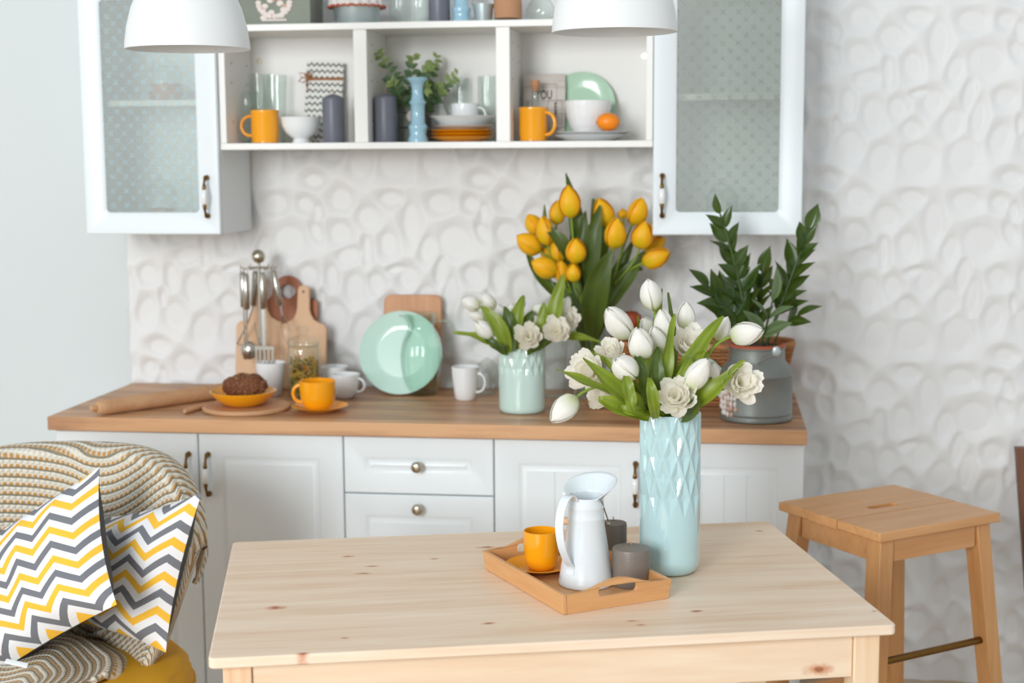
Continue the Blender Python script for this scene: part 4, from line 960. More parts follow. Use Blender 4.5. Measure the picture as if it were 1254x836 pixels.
# leafy plant in the can
PZ = WT+.20
lp_ = thing('potted_plant', 'dark green glossy-leaved plant in a terracotta pot inside the milk can', 'plant', (mcx, mcy, WT+.06))
off = lp_.location
part('pot', MB().lathe([(0, .0), (.045, 0), (.066, .125), (.0725, .1285), (.0735, .139), (.0695, .141), (.066, .132), (.060, .128), (0, .126)], 56), M['terracotta'], lp_, 40)
so = MB().lathe([(0, .126), (.0, .134), (.03, .135), (.062, .131)], 30)
for i in range(60):
    a = rnd.random()*6.28; r_ = .055*math.sqrt(rnd.random()); so.ball((r_*math.cos(a), r_*math.sin(a), .135), rnd.uniform(.003, .008), 6, 4)
o = part('soil', so, M['soil'], lp_, 60); o['kind'] = 'stuff'
def zz_stem(pts, rad, leaves, L0, L1, start=.3, me='zz', spread=.75, face=(0, -1, .3), seed=0, alt=True):
    r2 = random.Random(seed); pts = bez(*pts, 24); pw = [Vector(p) for p in pts]
    part('stem', MB().tube([p-off for p in pw], [rad*(1-.55*i/24) for i in range(25)], 8), M['stem_dark'], lp_, 60)
    for k in range(leaves):
        t = start+(1-start)*(k/(leaves-1) if leaves > 1 else 1); i = min(23, int(t*24)); p = pw[i].lerp(pw[min(24, i+1)], t*24-i)
        tg_ = (pw[min(24, i+1)]-pw[max(0, i-1)]).normalized(); f = Vector(face)
        sd_ = tg_.cross(f).normalized()
        Lf = L0+(L1-L0)*t*1.0
        for s in ((-1, 1) if k < leaves-1 else (0,)):
            if s == 0: d = tg_
            else: d = (tg_*(.75+.5*t)+sd_*s*spread*r2.uniform(.6, 1.15)+Vector((r2.uniform(-.25, .25), r2.uniform(-.7, .45), r2.uniform(-.1, .3)))).normalized()
            nn = Vector((s*-.45+r2.uniform(-.6, .6), -.75+r2.uniform(-.5, .5), .7+r2.uniform(-.4, .3)))
            put_leaf(lp_, LEAF[me], p, d, nn, Lf*r2.uniform(.85, 1.12), r2.uniform(.75, 1.1))
zz_stem(((mcx-.025, mcy-.01, WT+.19), (1.8733, -0.44, 1.1921), (1.803, -0.46, 1.4021)), .006, 9, .098, .062, .30, 'zz', seed=1, spread=.85)
zz_stem(((mcx+.020, mcy, WT+.19), (1.9674, -0.42, 1.1692), (2.0313, -0.42, 1.3579)), .006, 8, .094, .070, .33, 'zz', seed=2, spread=.8)
zz_stem(((mcx-.04, mcy-.005, WT+.19), (1.855, -0.45, 1.1284), (1.7756, -0.47, 1.2114)), .0045, 5, .105, .085, .35, 'zz', seed=3)
zz_stem(((mcx+.005, mcy-.03, WT+.19), (1.9233, -0.5, 1.1027), (1.9375, -0.53, 1.1842)), .0045, 3, .092, .085, .35, 'var', seed=4, spread=.9)
zz_stem(((mcx+.045, mcy-.01, WT+.19), (1.9498, -0.46, 1.1089), (2.0006, -0.48, 1.1373)), .003, 2, .085, .085, .75, 'zz', seed=5)
zz_stem(((mcx+.0, mcy+.03, WT+.19), (1.8993, -0.38, 1.121), (1.919, -0.38, 1.2411)), .005, 5, .09, .08, .3, 'zz', seed=6)
for u0, v0, u1, v1, y in ((905, 400, 880, 384, -.48), (957, 392, 985, 378, -.47), (925, 330, 905, 350, -.48), (944, 360, 968, 352, -.5)):
    a = Vector((mcx, mcy, 0))

# ================================================================== TABLE
TT = .73
tb = thing('dining_table', 'pale pine table in the foreground, carrying the tray and the tall vase', 'table', (.9583, -2.0616, 0), .2657)
TW, TD = 1.1984, .756
part('tabletop', MB().box(0, TW, 0, TD, TT-.019, TT), M['pine'], tb, bevel=.0035, seg=3) if False else part('tabletop', MB().extrude(rrect(0, TW, 0, TD, .012), TT-.019, TT, lambda x, y, h: (x, y, h)), M['pine'], tb, bevel=.003)
for x0 in (.022, TW-.022-.048):
    for y0 in (.022, TD-.022-.048):
        part('leg', MB().box(x0, x0+.048, y0, y0+.048, .0005, TT-.0195), M['pine_leg'], tb, bevel=.0025)
ap0, ap1 = TT-.0195-.082, TT-.0195
part('apron', MB().box(.071, TW-.071, .028, .046, ap0, ap1), M['pine_apron'], tb, bevel=.001)
part('apron', MB().box(.071, TW-.071, TD-.046, TD-.028, ap0, ap1), M['pine_apron'], tb, bevel=.001)
part('apron', MB().box(.028, .046, .071, TD-.071, ap0, ap1), M['pine_apron'], tb, bevel=.001)
part('apron', MB().box(TW-.046, TW-.028, .071, TD-.071, ap0, ap1), M['pine_apron'], tb, bevel=.001)
# ================================================================== STOOL
SZ = .72
st = thing('bar_stool', 'tall beech stool with a slotted plank seat and splayed legs, right of the table', 'stool', (2.2043, -.8128, 0), math.radians(36.6))
HX, HY = .187, .176
fr = lambda x, y, h: (x, y, h)
ys = [-HY, -HY+.352*.405, -HY+.352*.69, HY]
for k in range(3):
    y0, y1 = ys[k]+(.0004 if k else 0), ys[k+1]-(.0004 if k < 2 else 0)
    lpo = [(-HX, y0), (HX, y0), (HX, y1), (-HX, y1)]
    if k == 1:
        n = 24; cx, cy = 0, (y0+y1)/2-.001; inner = []; outer = []
        for i in range(n):
            a = 2*PI*(i+.5)/n; ca, sa = math.cos(a), math.sin(a)
            inner.append((cx+.034*(1 if ca > 0 else -1)+.0125*ca, cy+.0125*sa))
            m = max(abs(ca)/HX, abs(sa)/((y1-y0)/2)); outer.append((ca/m, cy+.001+sa/m))
        for cxx, cyy in ((HX, y1), (-HX, y1), (-HX, y0), (HX, y0)):
            j = min(range(n), key=lambda q: (outer[q][0]-cxx)**2*.05+(outer[q][1]-cyy)**2+(0 if (inner[q][0]*cxx > 0) else 1)+(outer[q][0]-cxx)**2)
            outer[j] = (cxx, cyy)
        mb = MB().ringplate(outer, inner, SZ-.022, SZ, fr)
        part('seat_plank', mb, M['stool'], st, 35)
    else: part('seat_plank', MB().extrude(lpo, SZ-.022, SZ, fr), M['stool'], st, bevel=.003)
lz = SZ-.0225
for sx in (-1, 1):
    for sy in (-1, 1):
        def cor(x, y, w, d): return [(sx*(x), sy*(y), 0), (sx*(x-w), sy*y, 0), (sx*(x-w), sy*(y-d), 0), (sx*x, sy*(y-d), 0)]
        t4 = [(a, b, lz) for a, b, _ in cor(HX-.018, HY-.016, .040, .045)]
        b4 = [(a, b, .0005) for a, b, _ in cor(HX+.045, HY+.030, .038, .043)]
        if sx*sy < 0: t4, b4 = t4[::-1], b4[::-1]
        part('leg', MB().hexa(b4, t4), M['stool_leg'], st, bevel=.002)
part('apron', MB().box(-HX+.059, HX-.059, -HY+.020, -HY+.040, lz-.055, lz), M['stool'], st, bevel=.001)
part('apron', MB().box(-HX+.059, HX-.059, HY-.040, HY-.020, lz-.055, lz), M['stool'], st, bevel=.001)
part('apron', MB().box(-HX+.022, -HX+.042, -HY+.062, HY-.062, lz-.055, lz), M['stool'], st, bevel=.001)
part('apron', MB().box(HX-.042, HX-.022, -HY+.062, HY-.062, lz-.055, lz), M['stool'], st, bevel=.001)
def legpos(sx, sy, z): k = 1-z/lz; return Vector((sx*(HX-.038+.062*k), sy*(HY-.038+.045*k), z))
part('foot_rail', MB().tube([legpos(-1, -1, .412), legpos(1, -1, .412)], .0085, 16), M['brass'], st, label='round aged metal foot rail')
for sy in (-1, 1):
    if sy > 0:
        a, b = legpos(-1, sy, .23), legpos(1, sy, .23); part('stretcher', MB().box(a.x, b.x, a.y-.009, a.y+.009, .215, .245), M['stool'], st, bevel=.001)
for sx in (-1, 1):
    a, b = legpos(sx, -1, .17), legpos(sx, 1, .17); part('stretcher', MB().box(a.x-.009, a.x+.009, a.y, b.y, .155, .185), M['stool'], st, bevel=.001)
# leaning frame at the right edge
dp = thing('leaning_post', 'dark brown wooden post leaning on the relief wall at the right edge', 'post', (2.70, -.16, 0))
part('upright', MB().hexa([(.0, -.02, .001), (.05, -.02, .001), (.05, .02, .001), (.0, .02, .001)], [(-.052, .10, .72), (-.002, .10, .72), (-.002, .14, .72), (-.052, .14, .72)]), M['dark_wood'], dp, bevel=.002)

# ================================================================== TRAY AND WHAT IT HOLDS
tL, tF, tR = Vector((1.3341, -1.4794, 0.731)), Vector((1.5226, -1.7603, 0.731)), Vector((1.7091, -1.6365, 0.731))
ta = math.atan2((tR-tF).y, (tR-tF).x); tw_ = (tR-tF).length; tl_ = (tL-tF).length
tr = thing('serving_tray', 'bamboo serving tray with slotted end handles on the pine table', 'tray', (tF.x, tF.y, TT+.0005), ta)
FL = .004; TH = .038
part('base', MB().box(.004, tw_-.004, .004, tl_-.004, 0, .006), M['tray_y'], tr)
def side_long(x, s):
    b = [(x, 0, 0), (x+.008*s, 0, 0), (x+.008*s, tl_, 0), (x, tl_, 0)]; t = [(a-FL*s, y+(FL if y > .1 else -FL), TH) for a, y, _ in b]
    if s < 0: b, t = b[::-1], t[::-1]
    return MB().hexa(b, t)
part('long_side', side_long(0, 1), M['tray_y'], tr, bevel=.001); part('long_side', side_long(tw_, -1), M['tray_y'], tr, bevel=.001)
def handle_side(y, s):
    w = tw_; cx = w/2; n = 48; outer = []; inner = []
    for i in range(n):
        a = 2*PI*i/n; ca, sa = math.cos(a), math.sin(a)
        inner.append((cx+.033*(1 if ca > 0 else -1)*(min(1, abs(ca)*3))+.0075*ca, .034+.0095*sa))
        X_ = cx+(w/2-.008)*max(-1, min(1, ca*1.42)); 
        if sa >= 0:
            q = (X_-cx)/(w*.36); top = TH+.0185*(math.cos(PI*q)*.5+.5 if abs(q) < 1 else 0)
            zz = top if abs(ca*1.42) < 1 else .02+(top-.02)*(sa/math.sqrt(1-(1/1.42)**2))
        else: zz = .0 if abs(ca*1.42) < 1 else .02+(.02)*(sa/math.sqrt(1-(1/1.42)**2))
        outer.append((X_, zz))
    f_ = lambda x, z, h: (x+(x-cx)/w*2*FL*z/TH*.9, y-s*FL*z/TH+s*h, z)
    return MB().ringplate(outer, inner, 0, .008, f_)
part('handle_side', handle_side(0, 1), M['tray'], tr, 40); part('handle_side', handle_side(tl_, -1), M['tray'], tr, 40)
TB = TT+.0068
def trl(x, y): c, s = math.cos(ta), math.sin(ta); return (tF.x+c*x-s*y, tF.y+s*x+c*y)
sp_ = (1.4481, -1.5039, 0.74)
solo('saucer', MB().lathe(lip([(r*.88, z*.88) for r, z in SAUC], .003), 56), M['saucer_yellow'], 'orange saucer under the orange cup on the bamboo tray', 'saucer', (sp_[0], sp_[1]+.005, TB+.0003), group='orange saucers', smooth=50)
mug('cup', 'orange cup with no saucer gap, standing on the tray left of the white jug'.replace(' with no saucer gap,', ''), 'cup', (sp_[0]+.004, sp_[1]+.005, TB+.0036), [(.020, 0), (.025, .002), (.0315, .012), (.0345, .035), (.0352, .060), (.0354, .078)], .003, M['mug_orange'], (.022, .062), .022, .005, .9, 'orange cups with saucers')
# enamel jug
jgx, jgy = (1.5481, -1.6255, 0.738)[0], (1.5481, -1.6255, 0.738)[1]+.048
jg = thing('enamel_jug', 'white enamel jug with a high flared spout and strap handle, on the tray', 'jug', (jgx, jgy, TB+.0003))
jp = [(.050, 0), (.0525, .001), (.0535, .005), (.0525, .010), (.0515, .014), (.0345, .128), (.0355, .130), (.0350, .133), (.0342, .150), (.0352, .152), (.0345, .155), (.0342, .172)]
part('body', MB().lathe(lip(jp, .0015), 64), M['enamel'], jg, 40)
hd = Vector((-.55, -.84, 0)).normalized()         # handle side; spout opposite
sd2 = Vector((-hd.y, hd.x, 0))
hv = -hd
def collar(u, v):
    a = (u-.5)*2*math.radians(118); r = .0345+.004*v+.024*v*max(0, math.cos(a*.62))
    d = hv*math.cos(a)+sd2*math.sin(a); hgt = .172+.036*v*max(0, math.cos(a*.76))**.8
    return tuple(d*r+Vector((0, 0, hgt)))
co = part('spout_collar', MB().grid(collar, 40, 8), M['enamel'], jg, 180); sm = co.modifiers.new('solid', 'SOLIDIFY'); sm.thickness = .0014
hpts = [hd*.0340+Vector((0, 0, .168)), hd*.046+Vector((0, 0, .181)), hd*.064+Vector((0, 0, .176)), hd*.078+Vector((0, 0, .150)), hd*.081+Vector((0, 0, .120)), hd*.073+Vector((0, 0, .085)), hd*.058+Vector((0, 0, .056)), hd*.0475+Vector((0, 0, .042)), hd*.0495+Vector((0, 0, .028))]
sm_ = []
for i in range(len(hpts)-1):
    p0, p1, p2, p3 = hpts[max(0, i-1)], hpts[i], hpts[i+1], hpts[min(len(hpts)-1, i+2)]
    for k in range(5):
        t = k/5; sm_.append(.5*((2*p1)+(p2-p0)*t+(2*p0-5*p1+4*p2-p3)*t*t+(3*p1-p0-3*p2+p3)*t**3))
sm_.append(hpts[-1])
vs = []; 
for i, p in enumerate(sm_):
    t = (sm_[min(i+1, len(sm_)-1)]-sm_[max(0, i-1)]).normalized(); nn = t.cross(sd2).normalized()
    for a, b in ((-.0095, -.001), (.0095, -.001), (.0095, .001), (-.0095, .001)): vs.append(p+sd2*a+nn*b)
fs = [(i*4+k, i*4+(k+1) % 4, i*4+4+(k+1) % 4, i*4+4+k) for i in range(len(sm_)-1) for k in range(4)]+[(0, 1, 2, 3), tuple(len(vs)-4+k for k in range(4))]
part('strap_handle', MB().add(vs, fs), M['enamel'], jg, 50)
part('hinge_rivets', MB().ball(tuple(sd2*.0365+Vector((0, 0, .171))), .0025, 8, 6).ball(tuple(sd2*-.0365+Vector((0, 0, .171))), .0025, 8, 6), M['steel'], jg)
cq = (1.6347, -1.5941, 0.738)
gp = (Vector((1.4886, -1.53, 0.8475)), Vector((1.5863, -1.53, 0.8437)))
gl_ = [p-jg.location for p in gp]; off_ = Vector((0, 0, 0))
part('bail_grip', MB().tube([gl_[0], gl_[0]+(gl_[1]-gl_[0])*.05, gl_[0]+(gl_[1]-gl_[0])*.9, gl_[0]+(gl_[1]-gl_[0])*.95], [.007, .008, .008, .006], 14), M['board_light'], jg, 50, label='wooden grip behind the body')
part('bail_wire', MB().tube([gl_[1]-(gl_[1]-gl_[0])*.06, gl_[1]+Vector((.002, 0, .004)), sd2*.0375+Vector((0, 0, .168)) if sd2.x > 0 else sd2*-.0375+Vector((0, 0, .168))], .0014, 6).tube([gl_[0], gl_[0]+Vector((-.002, .0, .01)), (sd2*-.0375 if sd2.x > 0 else sd2*.0375)+Vector((0, 0, .168))], .0014, 6).ball(tuple(gl_[1]), .005, 10, 8), M['steel'], jg)
candle(.0365, .078, 'short taupe pillar candle on the tray, right of the white jug', (cq[0], cq[1]+.020, TB+.0003), M['candle_taupe'], dome=.006, lean=-.008, group='taupe candles on the tray')
cq = (1.5939, -1.4979, 0.738)
candle(.028, .086, 'second taupe candle on the tray, half hidden behind the white jug', (cq[0]-.004, cq[1]+.075, TB+.0003), M['candle_taupe'], dome=.004, group='taupe candles on the tray')

# ================================================================== TALL VASE
VX, VY, VR = 1.7045, -1.447, .0605
VH = (1.703, -1.45, 1.0515)[2]-TT
tv = solo('tall_vase', facet_vase(VR, VH, 13, .115, VH-.0+.0, .0405, .0072, .005, 230, 'v', None, 16, foot=.03), M['blue_vase'], 'tall pale blue vase with diamond facets above a smooth foot, on the pine table', 'vase', (VX, VY, TT+.0003), .15, smooth=20)

# ================================================================== TULIPS
def lerp_tab(tab, t):
    for (a, va), (b, vb) in zip(tab, tab[1:]):
        if t <= b: 
            k = (t-a)/(b-a); k = k*k*(3-2*k)*.3+k*.7; return va+(vb-va)*k
    return tab[-1][1]
RT = [(0, .06), (.06, .15), (.16, .225), (.32, .275), (.5, .285), (.68, .245), (.84, .175), (.94, .10), (1, .035)]
AT_ = [(0, .7), (.15, .95), (.4, 1.05), (.65, 1.0), (.82, .9), (.93, .68), (1, .14)]
def petal_me(mat, seed, k=1.0, opening=0, ang=66, ruf=0.0):
    def fn(u, v):
        s = (u-.5)*2; r = lerp_tab(RT, v)*k*(1+.09*s*s*(1-v*.6)-.05*(1-abs(s))**3)+opening*v*v
        a = math.radians(ang)*lerp_tab(AT_, v)*s
        nz = noise.noise(Vector((u*2+seed*7, v*2, seed)))*(.012+ruf*v)
        return ((r+nz)*math.cos(a), (r+nz)*math.sin(a), v*(1-.03*s*s)+(noise.noise(Vector((u*5, seed*3, 1)))*ruf*.8*v))
    return MB().grid(fn, 8, 12, uvfn=lambda u, v: (u, v)).mesh('petal', mat, 180)
PET = {}
for key, mat in (('w', 'petal_white'), ('y', 'petal_yellow')):
    PET[key] = [petal_me(M[mat], i, (1.05 if key == 'w' else 1.12) if i % 2 == 0 else .88, .0 if i < 4 else .07, 55 if i % 2 == 0 else 66) for i in range(6)]
def cup_me(mat, seed, w, curl):
    def fn(u, v):
        x = (u-.5)*2; r = .30*math.sin(min(1, v*1.25+.08)*PI/2)*(1-.35*max(0, v-.6)*curl)
        a = math.radians(58)*w*math.sin(PI*min(1, .16+v*.68))**.5*x
        nz = .012*math.sin(x*6+seed*2)*v*v+noise.noise(Vector((u*3+seed*5, v*3, seed)))*.03*v
        return ((r+nz)*math.cos(a)-.0, (r+nz)*math.sin(a), v*(1-.10*x*x)+.025*math.sin(x*7+seed)*v**3)
    return MB().grid(fn, 8, 9, uvfn=lambda u, v: (u, v)).mesh('petal', M[mat], 180)
CUPS = [cup_me('petal_cream', i, .9+.12*(i % 3), .3+.3*(i % 3)) for i in range(5)]
def stem_path(base, d, mouth, bottom):
    base = Vector(base); m = Vector(mouth)
    c = base-Vector(d).normalized()*max(.03, (base-m).length*.42)
    p1 = bez(bottom, tuple(m*.75+Vector(bottom)*.25), m, 6); q = (m-Vector(bottom)).normalized()*(base-m).length*.3
    n = 14; out = []
    for i in range(1, n+1):
        t = i/n; out.append((1-t)**3*m+3*(1-t)**2*t*(m+q)+3*(1-t)*t*t*c+t**3*base)
    return [Vector(bottom).lerp(m, i/5) for i in range(6)]+out
def blade(parent, base, ctrl, tip, w, mat, nrm=(0, -1, .35), fold=.25, twist=0, label=None, wavy=.003, sd=0):
    """a long leaf; points in world space"""
    n = 20; pts = bez(base, ctrl, tip, n); inv = parent.matrix_basis.inverted(); vs = []; uv = []
    for i, p in enumerate(pts):
        t = (pts[min(i+1, n)]-pts[max(i-1, 0)]).normalized(); N = Vector(nrm).normalized()
        N = Matrix.Rotation(twist*i/n, 3, t) @ N; N = (N-t*N.dot(t)).normalized(); s = N.cross(t)
        f = i/n; wd = w*.5*(math.sin(PI*(f*.93+.05)**.85))**.8*(1 if f < .5 else 1)+.0015*(1-f)
        for k in range(7):
            q = (k-3)/3; lift = (abs(q)**1.5)*wd*fold*2+wavy*math.sin(f*13+sd+q*2)*abs(q)
            vs.append(inv @ (p+s*wd*q+N*lift)); uv.append((k/6, f))
    fs = [(i*7+k, i*7+k+1, i*7+k+8, i*7+k+7) for i in range(n) for k in range(6)]
    mb = MB().add(vs, fs); mb.uv = {i: q for i, q in enumerate(uv)}
    return part('leaf', mb, mat, parent, 180)
def tulip(kind, base, tip, label, mouth, bottom, wk=1.0, group=None, stem_r=.0028, name='tulip', seed=0, openk=0):
    base, tip = Vector(base), Vector(tip); L = (tip-base).length; d = (tip-base)/L; wk = wk*(.97 if kind == 'y' else .97)
    t = bpy.data.objects.new(name, None); COL.objects.link(t); t.empty_display_size = .02; tag(t, label, 'flower', group)
    r2 = random.Random(seed)
    side = d.orthogonal().normalized(); ro = r2.random()*6.28
    side = Matrix.Rotation(ro, 3, d) @ side; o2 = d.cross(side)
    Rm = Matrix(((side.x, o2.x, d.x), (side.y, o2.y, d.y), (side.z, o2.z, d.z))).to_4x4()
    t.matrix_basis = Matrix.Translation(base) @ Rm
    if kind in 'wy':
        for k in range(6):
            me = PET[kind][(k*2+seed) % 4 if not openk else 4+(k % 2)] ; inner = k >= 3
            me = PET[kind][(1 if inner else 0)+(2 if (seed+k) % 2 else 0)]
            if openk and not inner and k == 0: me = PET[kind][4]
            Mx = Matrix.Rotation(k*2*PI/3+(PI/3 if inner else 0)+r2.uniform(-.1, .1), 4, 'Z') @ Matrix.Diagonal((L*wk, L*wk, L*(1 if not inner else .97)*r2.uniform(.96, 1.02), 1))
            obj('petal', me, t, M=Mx)
    else:
        for n_, sc_, tl_, k0 in ((4, .76, 0, 0), (5, .87, 8, .6), (6, .96, 18, .2), (7, 1.02, 30, .9)):
            for k in range(n_):
                q = L*sc_*r2.uniform(.93, 1.08)
                Mx = Matrix.Rotation(2*PI*(k+k0)/n_+r2.uniform(-.15, .15), 4, 'Z') @ Matrix.Rotation(math.radians(tl_+r2.uniform(-7, 7)), 4, 'Y') @ Matrix.Translation((-.04*L*(n_ < 6), 0, 0)) @ Matrix.Diagonal((q*1.15, q*1.25, q, 1))
                obj('petal', CUPS[r2.randrange(5)], t, M=Mx)
    inv = t.matrix_basis.inverted()
    sp = stem_path(base+d*.003, d, mouth, bottom)
    part('stem', MB().tube([inv @ p for p in sp], [stem_r]*len(sp), 8), M['stem'], t, 60)
    return t
# ---- front bouquet (tall vase)
zm = TT+VH
def fm(a, k=.6): return (VX+VR*k*math.cos(a), VY+VR*k*math.sin(a), zm-.003)
def fb(a): return (VX-.03*math.cos(a), VY-.03*math.sin(a), TT+.02)
g_w = 'white tulips in the tall pale blue vase'
FT = [
 ('w', (1.67, -1.42, 1.2526), (1.6576, -1.44, 1.3159), 'white tulip standing highest in the front bouquet', 1.1),
 ('w', (1.6218, -1.45, 1.2019), (1.5817, -1.5, 1.2635), 'white tulip tilted up-left at the upper left of the front bouquet', .98),
 ('w', (1.7308, -1.38, 1.2093), (1.7337, -1.39, 1.2679), 'upright white tulip at the upper right of the front bouquet, above the double tulip', 1.1),
 ('w', (1.6952, -1.44, 1.1966), (1.6858, -1.46, 1.2585), 'upright white tulip just below the highest bloom of the front bouquet', 1.05),
 ('w', (1.6532, -1.5, 1.1654), (1.6433, -1.53, 1.2309), 'white tulip in the middle of the front bouquet, left of a paler hidden one', 1.15),
 ('w', (1.6833, -1.46, 1.1683), (1.6709, -1.48, 1.2286), 'white tulip in the middle of the front bouquet, leaning on its left neighbour', 1.0),
 ('w', (1.659, -1.38, 1.2003), (1.6482, -1.4, 1.2355), 'small pale tulip bud half hidden in the upper middle of the front bouquet', 1.3),
 ('w', (1.7943, -1.38, 1.1885), (1.8164, -1.38, 1.2364), 'creamy tulip at the right of the front bouquet, half behind a bright leaf', 1.05),
 ('w', (1.8223, -1.46, 1.2053), (1.8818, -1.5, 1.225), 'white tulip lying sideways at the far right of the front bouquet, pointing right', 1.05),
 ('w', (1.638, -1.54, 1.1376), (1.6014, -1.58, 1.1758), 'pale green-white tulip low in the front bouquet, above the folded leaf', 1.25),
 ('w', (1.7391, -1.54, 1.1154), (1.7787, -1.56, 1.1768), 'white tulip leaning right, beside the lowest double tulip', 1.0),
 ('w', (1.5256, -1.53, 1.0929), (1.4795, -1.56, 1.0494), 'white tulip drooping down at the far left of the front bouquet', 1.12),
 ('w', (1.779, -1.4, 1.1086), (1.7883, -1.42, 1.1495), 'greenish bud behind the right side of the front bouquet', 1.25),
 ('p', (1.7366, -1.42, 1.1733), (1.7498, -1.475, 1.2096), 'double white tulip opening at the upper right of the front bouquet', 1),
 ('p', (1.7191, -1.535, 1.0905), (1.713, -1.61, 1.1307), 'double white tulip lowest in the middle, just above the vase rim', 1),
 ('p', (1.8353, -1.5, 1.1184), (1.8552, -1.565, 1.1382), 'double white tulip hanging at the right in front of the milk can', 1),
 ('p', (1.5517, -1.46, 1.1309), (1.527, -1.51, 1.1475), 'double white tulip at the far left above the drooping tulip', 1),
 ('p', (1.5864, -1.4, 1.1523), (1.5802, -1.43, 1.1794), 'double white tulip partly hidden behind leaves at the left of the front bouquet', 1),
 ('p', (1.5811, -1.44, 1.0856), (1.5558, -1.47, 1.0917), 'small double white tulip low at left under the long leaves', 1),
]
fts = []
for i, (k, b, t, lb, wk) in enumerate(FT):
    b, t = Vector(b), Vector(t); dv = b-Vector((VX, VY, zm)); a = math.atan2(dv.y, dv.x)
    if k == 'p': t = b+(t-b).normalized()*(.052 if i < 17 else .044)
    fts.append(tulip(k, b, t, lb, fm(a, .55), fb(a), wk, g_w if k == 'w' else 'double white tulips in the tall pale blue vase', .0027, 'tulip' if k == 'w' else 'double_tulip', seed=i*3+1))
LV = 'leaf'
FL_ = [ # tulip index, base(px on mouth) , ctrl, tip, width, dark?, normal, twist
 (9, (1.6378, -1.5, 1.0753), (1.5738, -1.56, 1.1113), (1.4892, -1.56, 1.1511), .030, 0, (0, -.6, 1), .2),
 (4, (1.6569, -1.5, 1.0595), (1.6165, -1.57, 1.1025), (1.5426, -1.58, 1.1766), .036, 0, (.3, -1, .5), .1),
 (1, (1.6546, -1.45, 1.0589), (1.6248, -1.5, 1.1394), (1.5452, -1.46, 1.1731), .024, 0, (0, -1, .8), 0),
 (9, (1.6657, -1.52, 1.0519), (1.583, -1.58, 1.0927), (1.5707, -1.56, 1.097), .030, 0, (0, -1, .5), 0),
 (9, (1.6231, -1.58, 1.1434), (1.6305, -1.6, 1.0999), (1.6393, -1.59, 1.0765), .024, 0, (.4, -1, 0), 0),
 (14, (1.6786, -1.53, 1.054), (1.6763, -1.6, 1.1162), (1.6649, -1.55, 1.1363), .022, 0, (0, -1, .2), 0),
 (10, (1.728, -1.5, 1.0607), (1.775, -1.56, 1.0956), (1.8466, -1.52, 1.1674), .036, 0, (-.3, -1, .6), -.2),
 (13, (1.716, -1.46, 1.0617), (1.7349, -1.5, 1.1648), (1.8064, -1.42, 1.2407), .038, 0, (-.4, -1, .3), .1),
 (0, (1.6793, -1.42, 1.0541), (1.6678, -1.4, 1.216), (1.6855, -1.41, 1.294), .020, 0, (0, -1, 0), 0),
 (3, (1.7021, -1.42, 1.0545), (1.7135, -1.4, 1.1836), (1.6966, -1.4, 1.285), .018, 1, (.3, -1, 0), .2),
 (5, (1.6917, -1.5, 1.0633), (1.6919, -1.53, 1.1684), (1.7118, -1.48, 1.2513), .026, 0, (.5, -1, .1), .2),
 (5, (1.6854, -1.5, 1.06), (1.6745, -1.56, 1.1489), (1.6814, -1.5, 1.1896), .030, 1, (.2, -1, .1), 0),
 (4, (1.6727, -1.5, 1.063), (1.6591, -1.56, 1.1487), (1.6383, -1.52, 1.1775), .028, 1, (.1, -1, .2), 0),
 (2, (1.7169, -1.5, 1.0638), (1.7329, -1.55, 1.1404), (1.7443, -1.5, 1.1697), .030, 0, (-.2, -1, .2), 0),
 (8, (1.7242, -1.47, 1.0554), (1.7503, -1.5, 1.1968), (1.7786, -1.46, 1.163), .026, 0, (0, -1, .5), .3),
 (6, (1.6688, -1.4, 1.0505), (1.6509, -1.38, 1.1637), (1.6368, -1.4, 1.2387), .018, 0, (0, -1, 0), 0),
 (14, (1.728, -1.5, 1.0495), (1.7552, -1.56, 1.0796), (1.7549, -1.56, 1.1047), .030, 1, (0, -1, .3), 0),
 (15, (1.7323, -1.48, 1.0573), (1.7514, -1.52, 1.1044), (1.7853, -1.47, 1.1259), .026, 0, (0, -1, .6), 0),
 (11, (1.6688, -1.52, 1.0616), (1.6419, -1.58, 1.0686), (1.6081, -1.56, 1.0818), .024, 0, (0, -1, .6), .2),
 (12, (1.7097, -1.4, 1.0545), (1.7329, -1.37, 1.13), (1.7619, -1.38, 1.1849), .022, 1, (0, -1, .3), 0),
 (18, (1.6659, -1.45, 1.0591), (1.6152, -1.47, 1.1235), (1.5865, -1.45, 1.1364), .028, 1, (0, -1, .3), 0),
]
for i, (ti, b, c, t, w, dk, nr, tw) in enumerate(FL_):
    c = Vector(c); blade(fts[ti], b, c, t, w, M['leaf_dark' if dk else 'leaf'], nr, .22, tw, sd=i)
# fill of the vase mouth: short leaf bases of the bouquet
for i in range(7):
    a = i*2*PI/7+.4; p0 = Vector((VX+.02*math.cos(a), VY+.02*math.sin(a), zm-.06)); p1 = Vector((VX+.042*math.cos(a), VY+.042*math.sin(a), zm+.02)); p2 = Vector((VX+.062*math.cos(a), VY+.062*math.sin(a), zm+.085))
    blade(fts[i], p0, p1, p2, .03, M['leaf_dark' if i % 2 else 'leaf'], (-math.cos(a)*.3, -1, .3), .2, 0, sd=i)

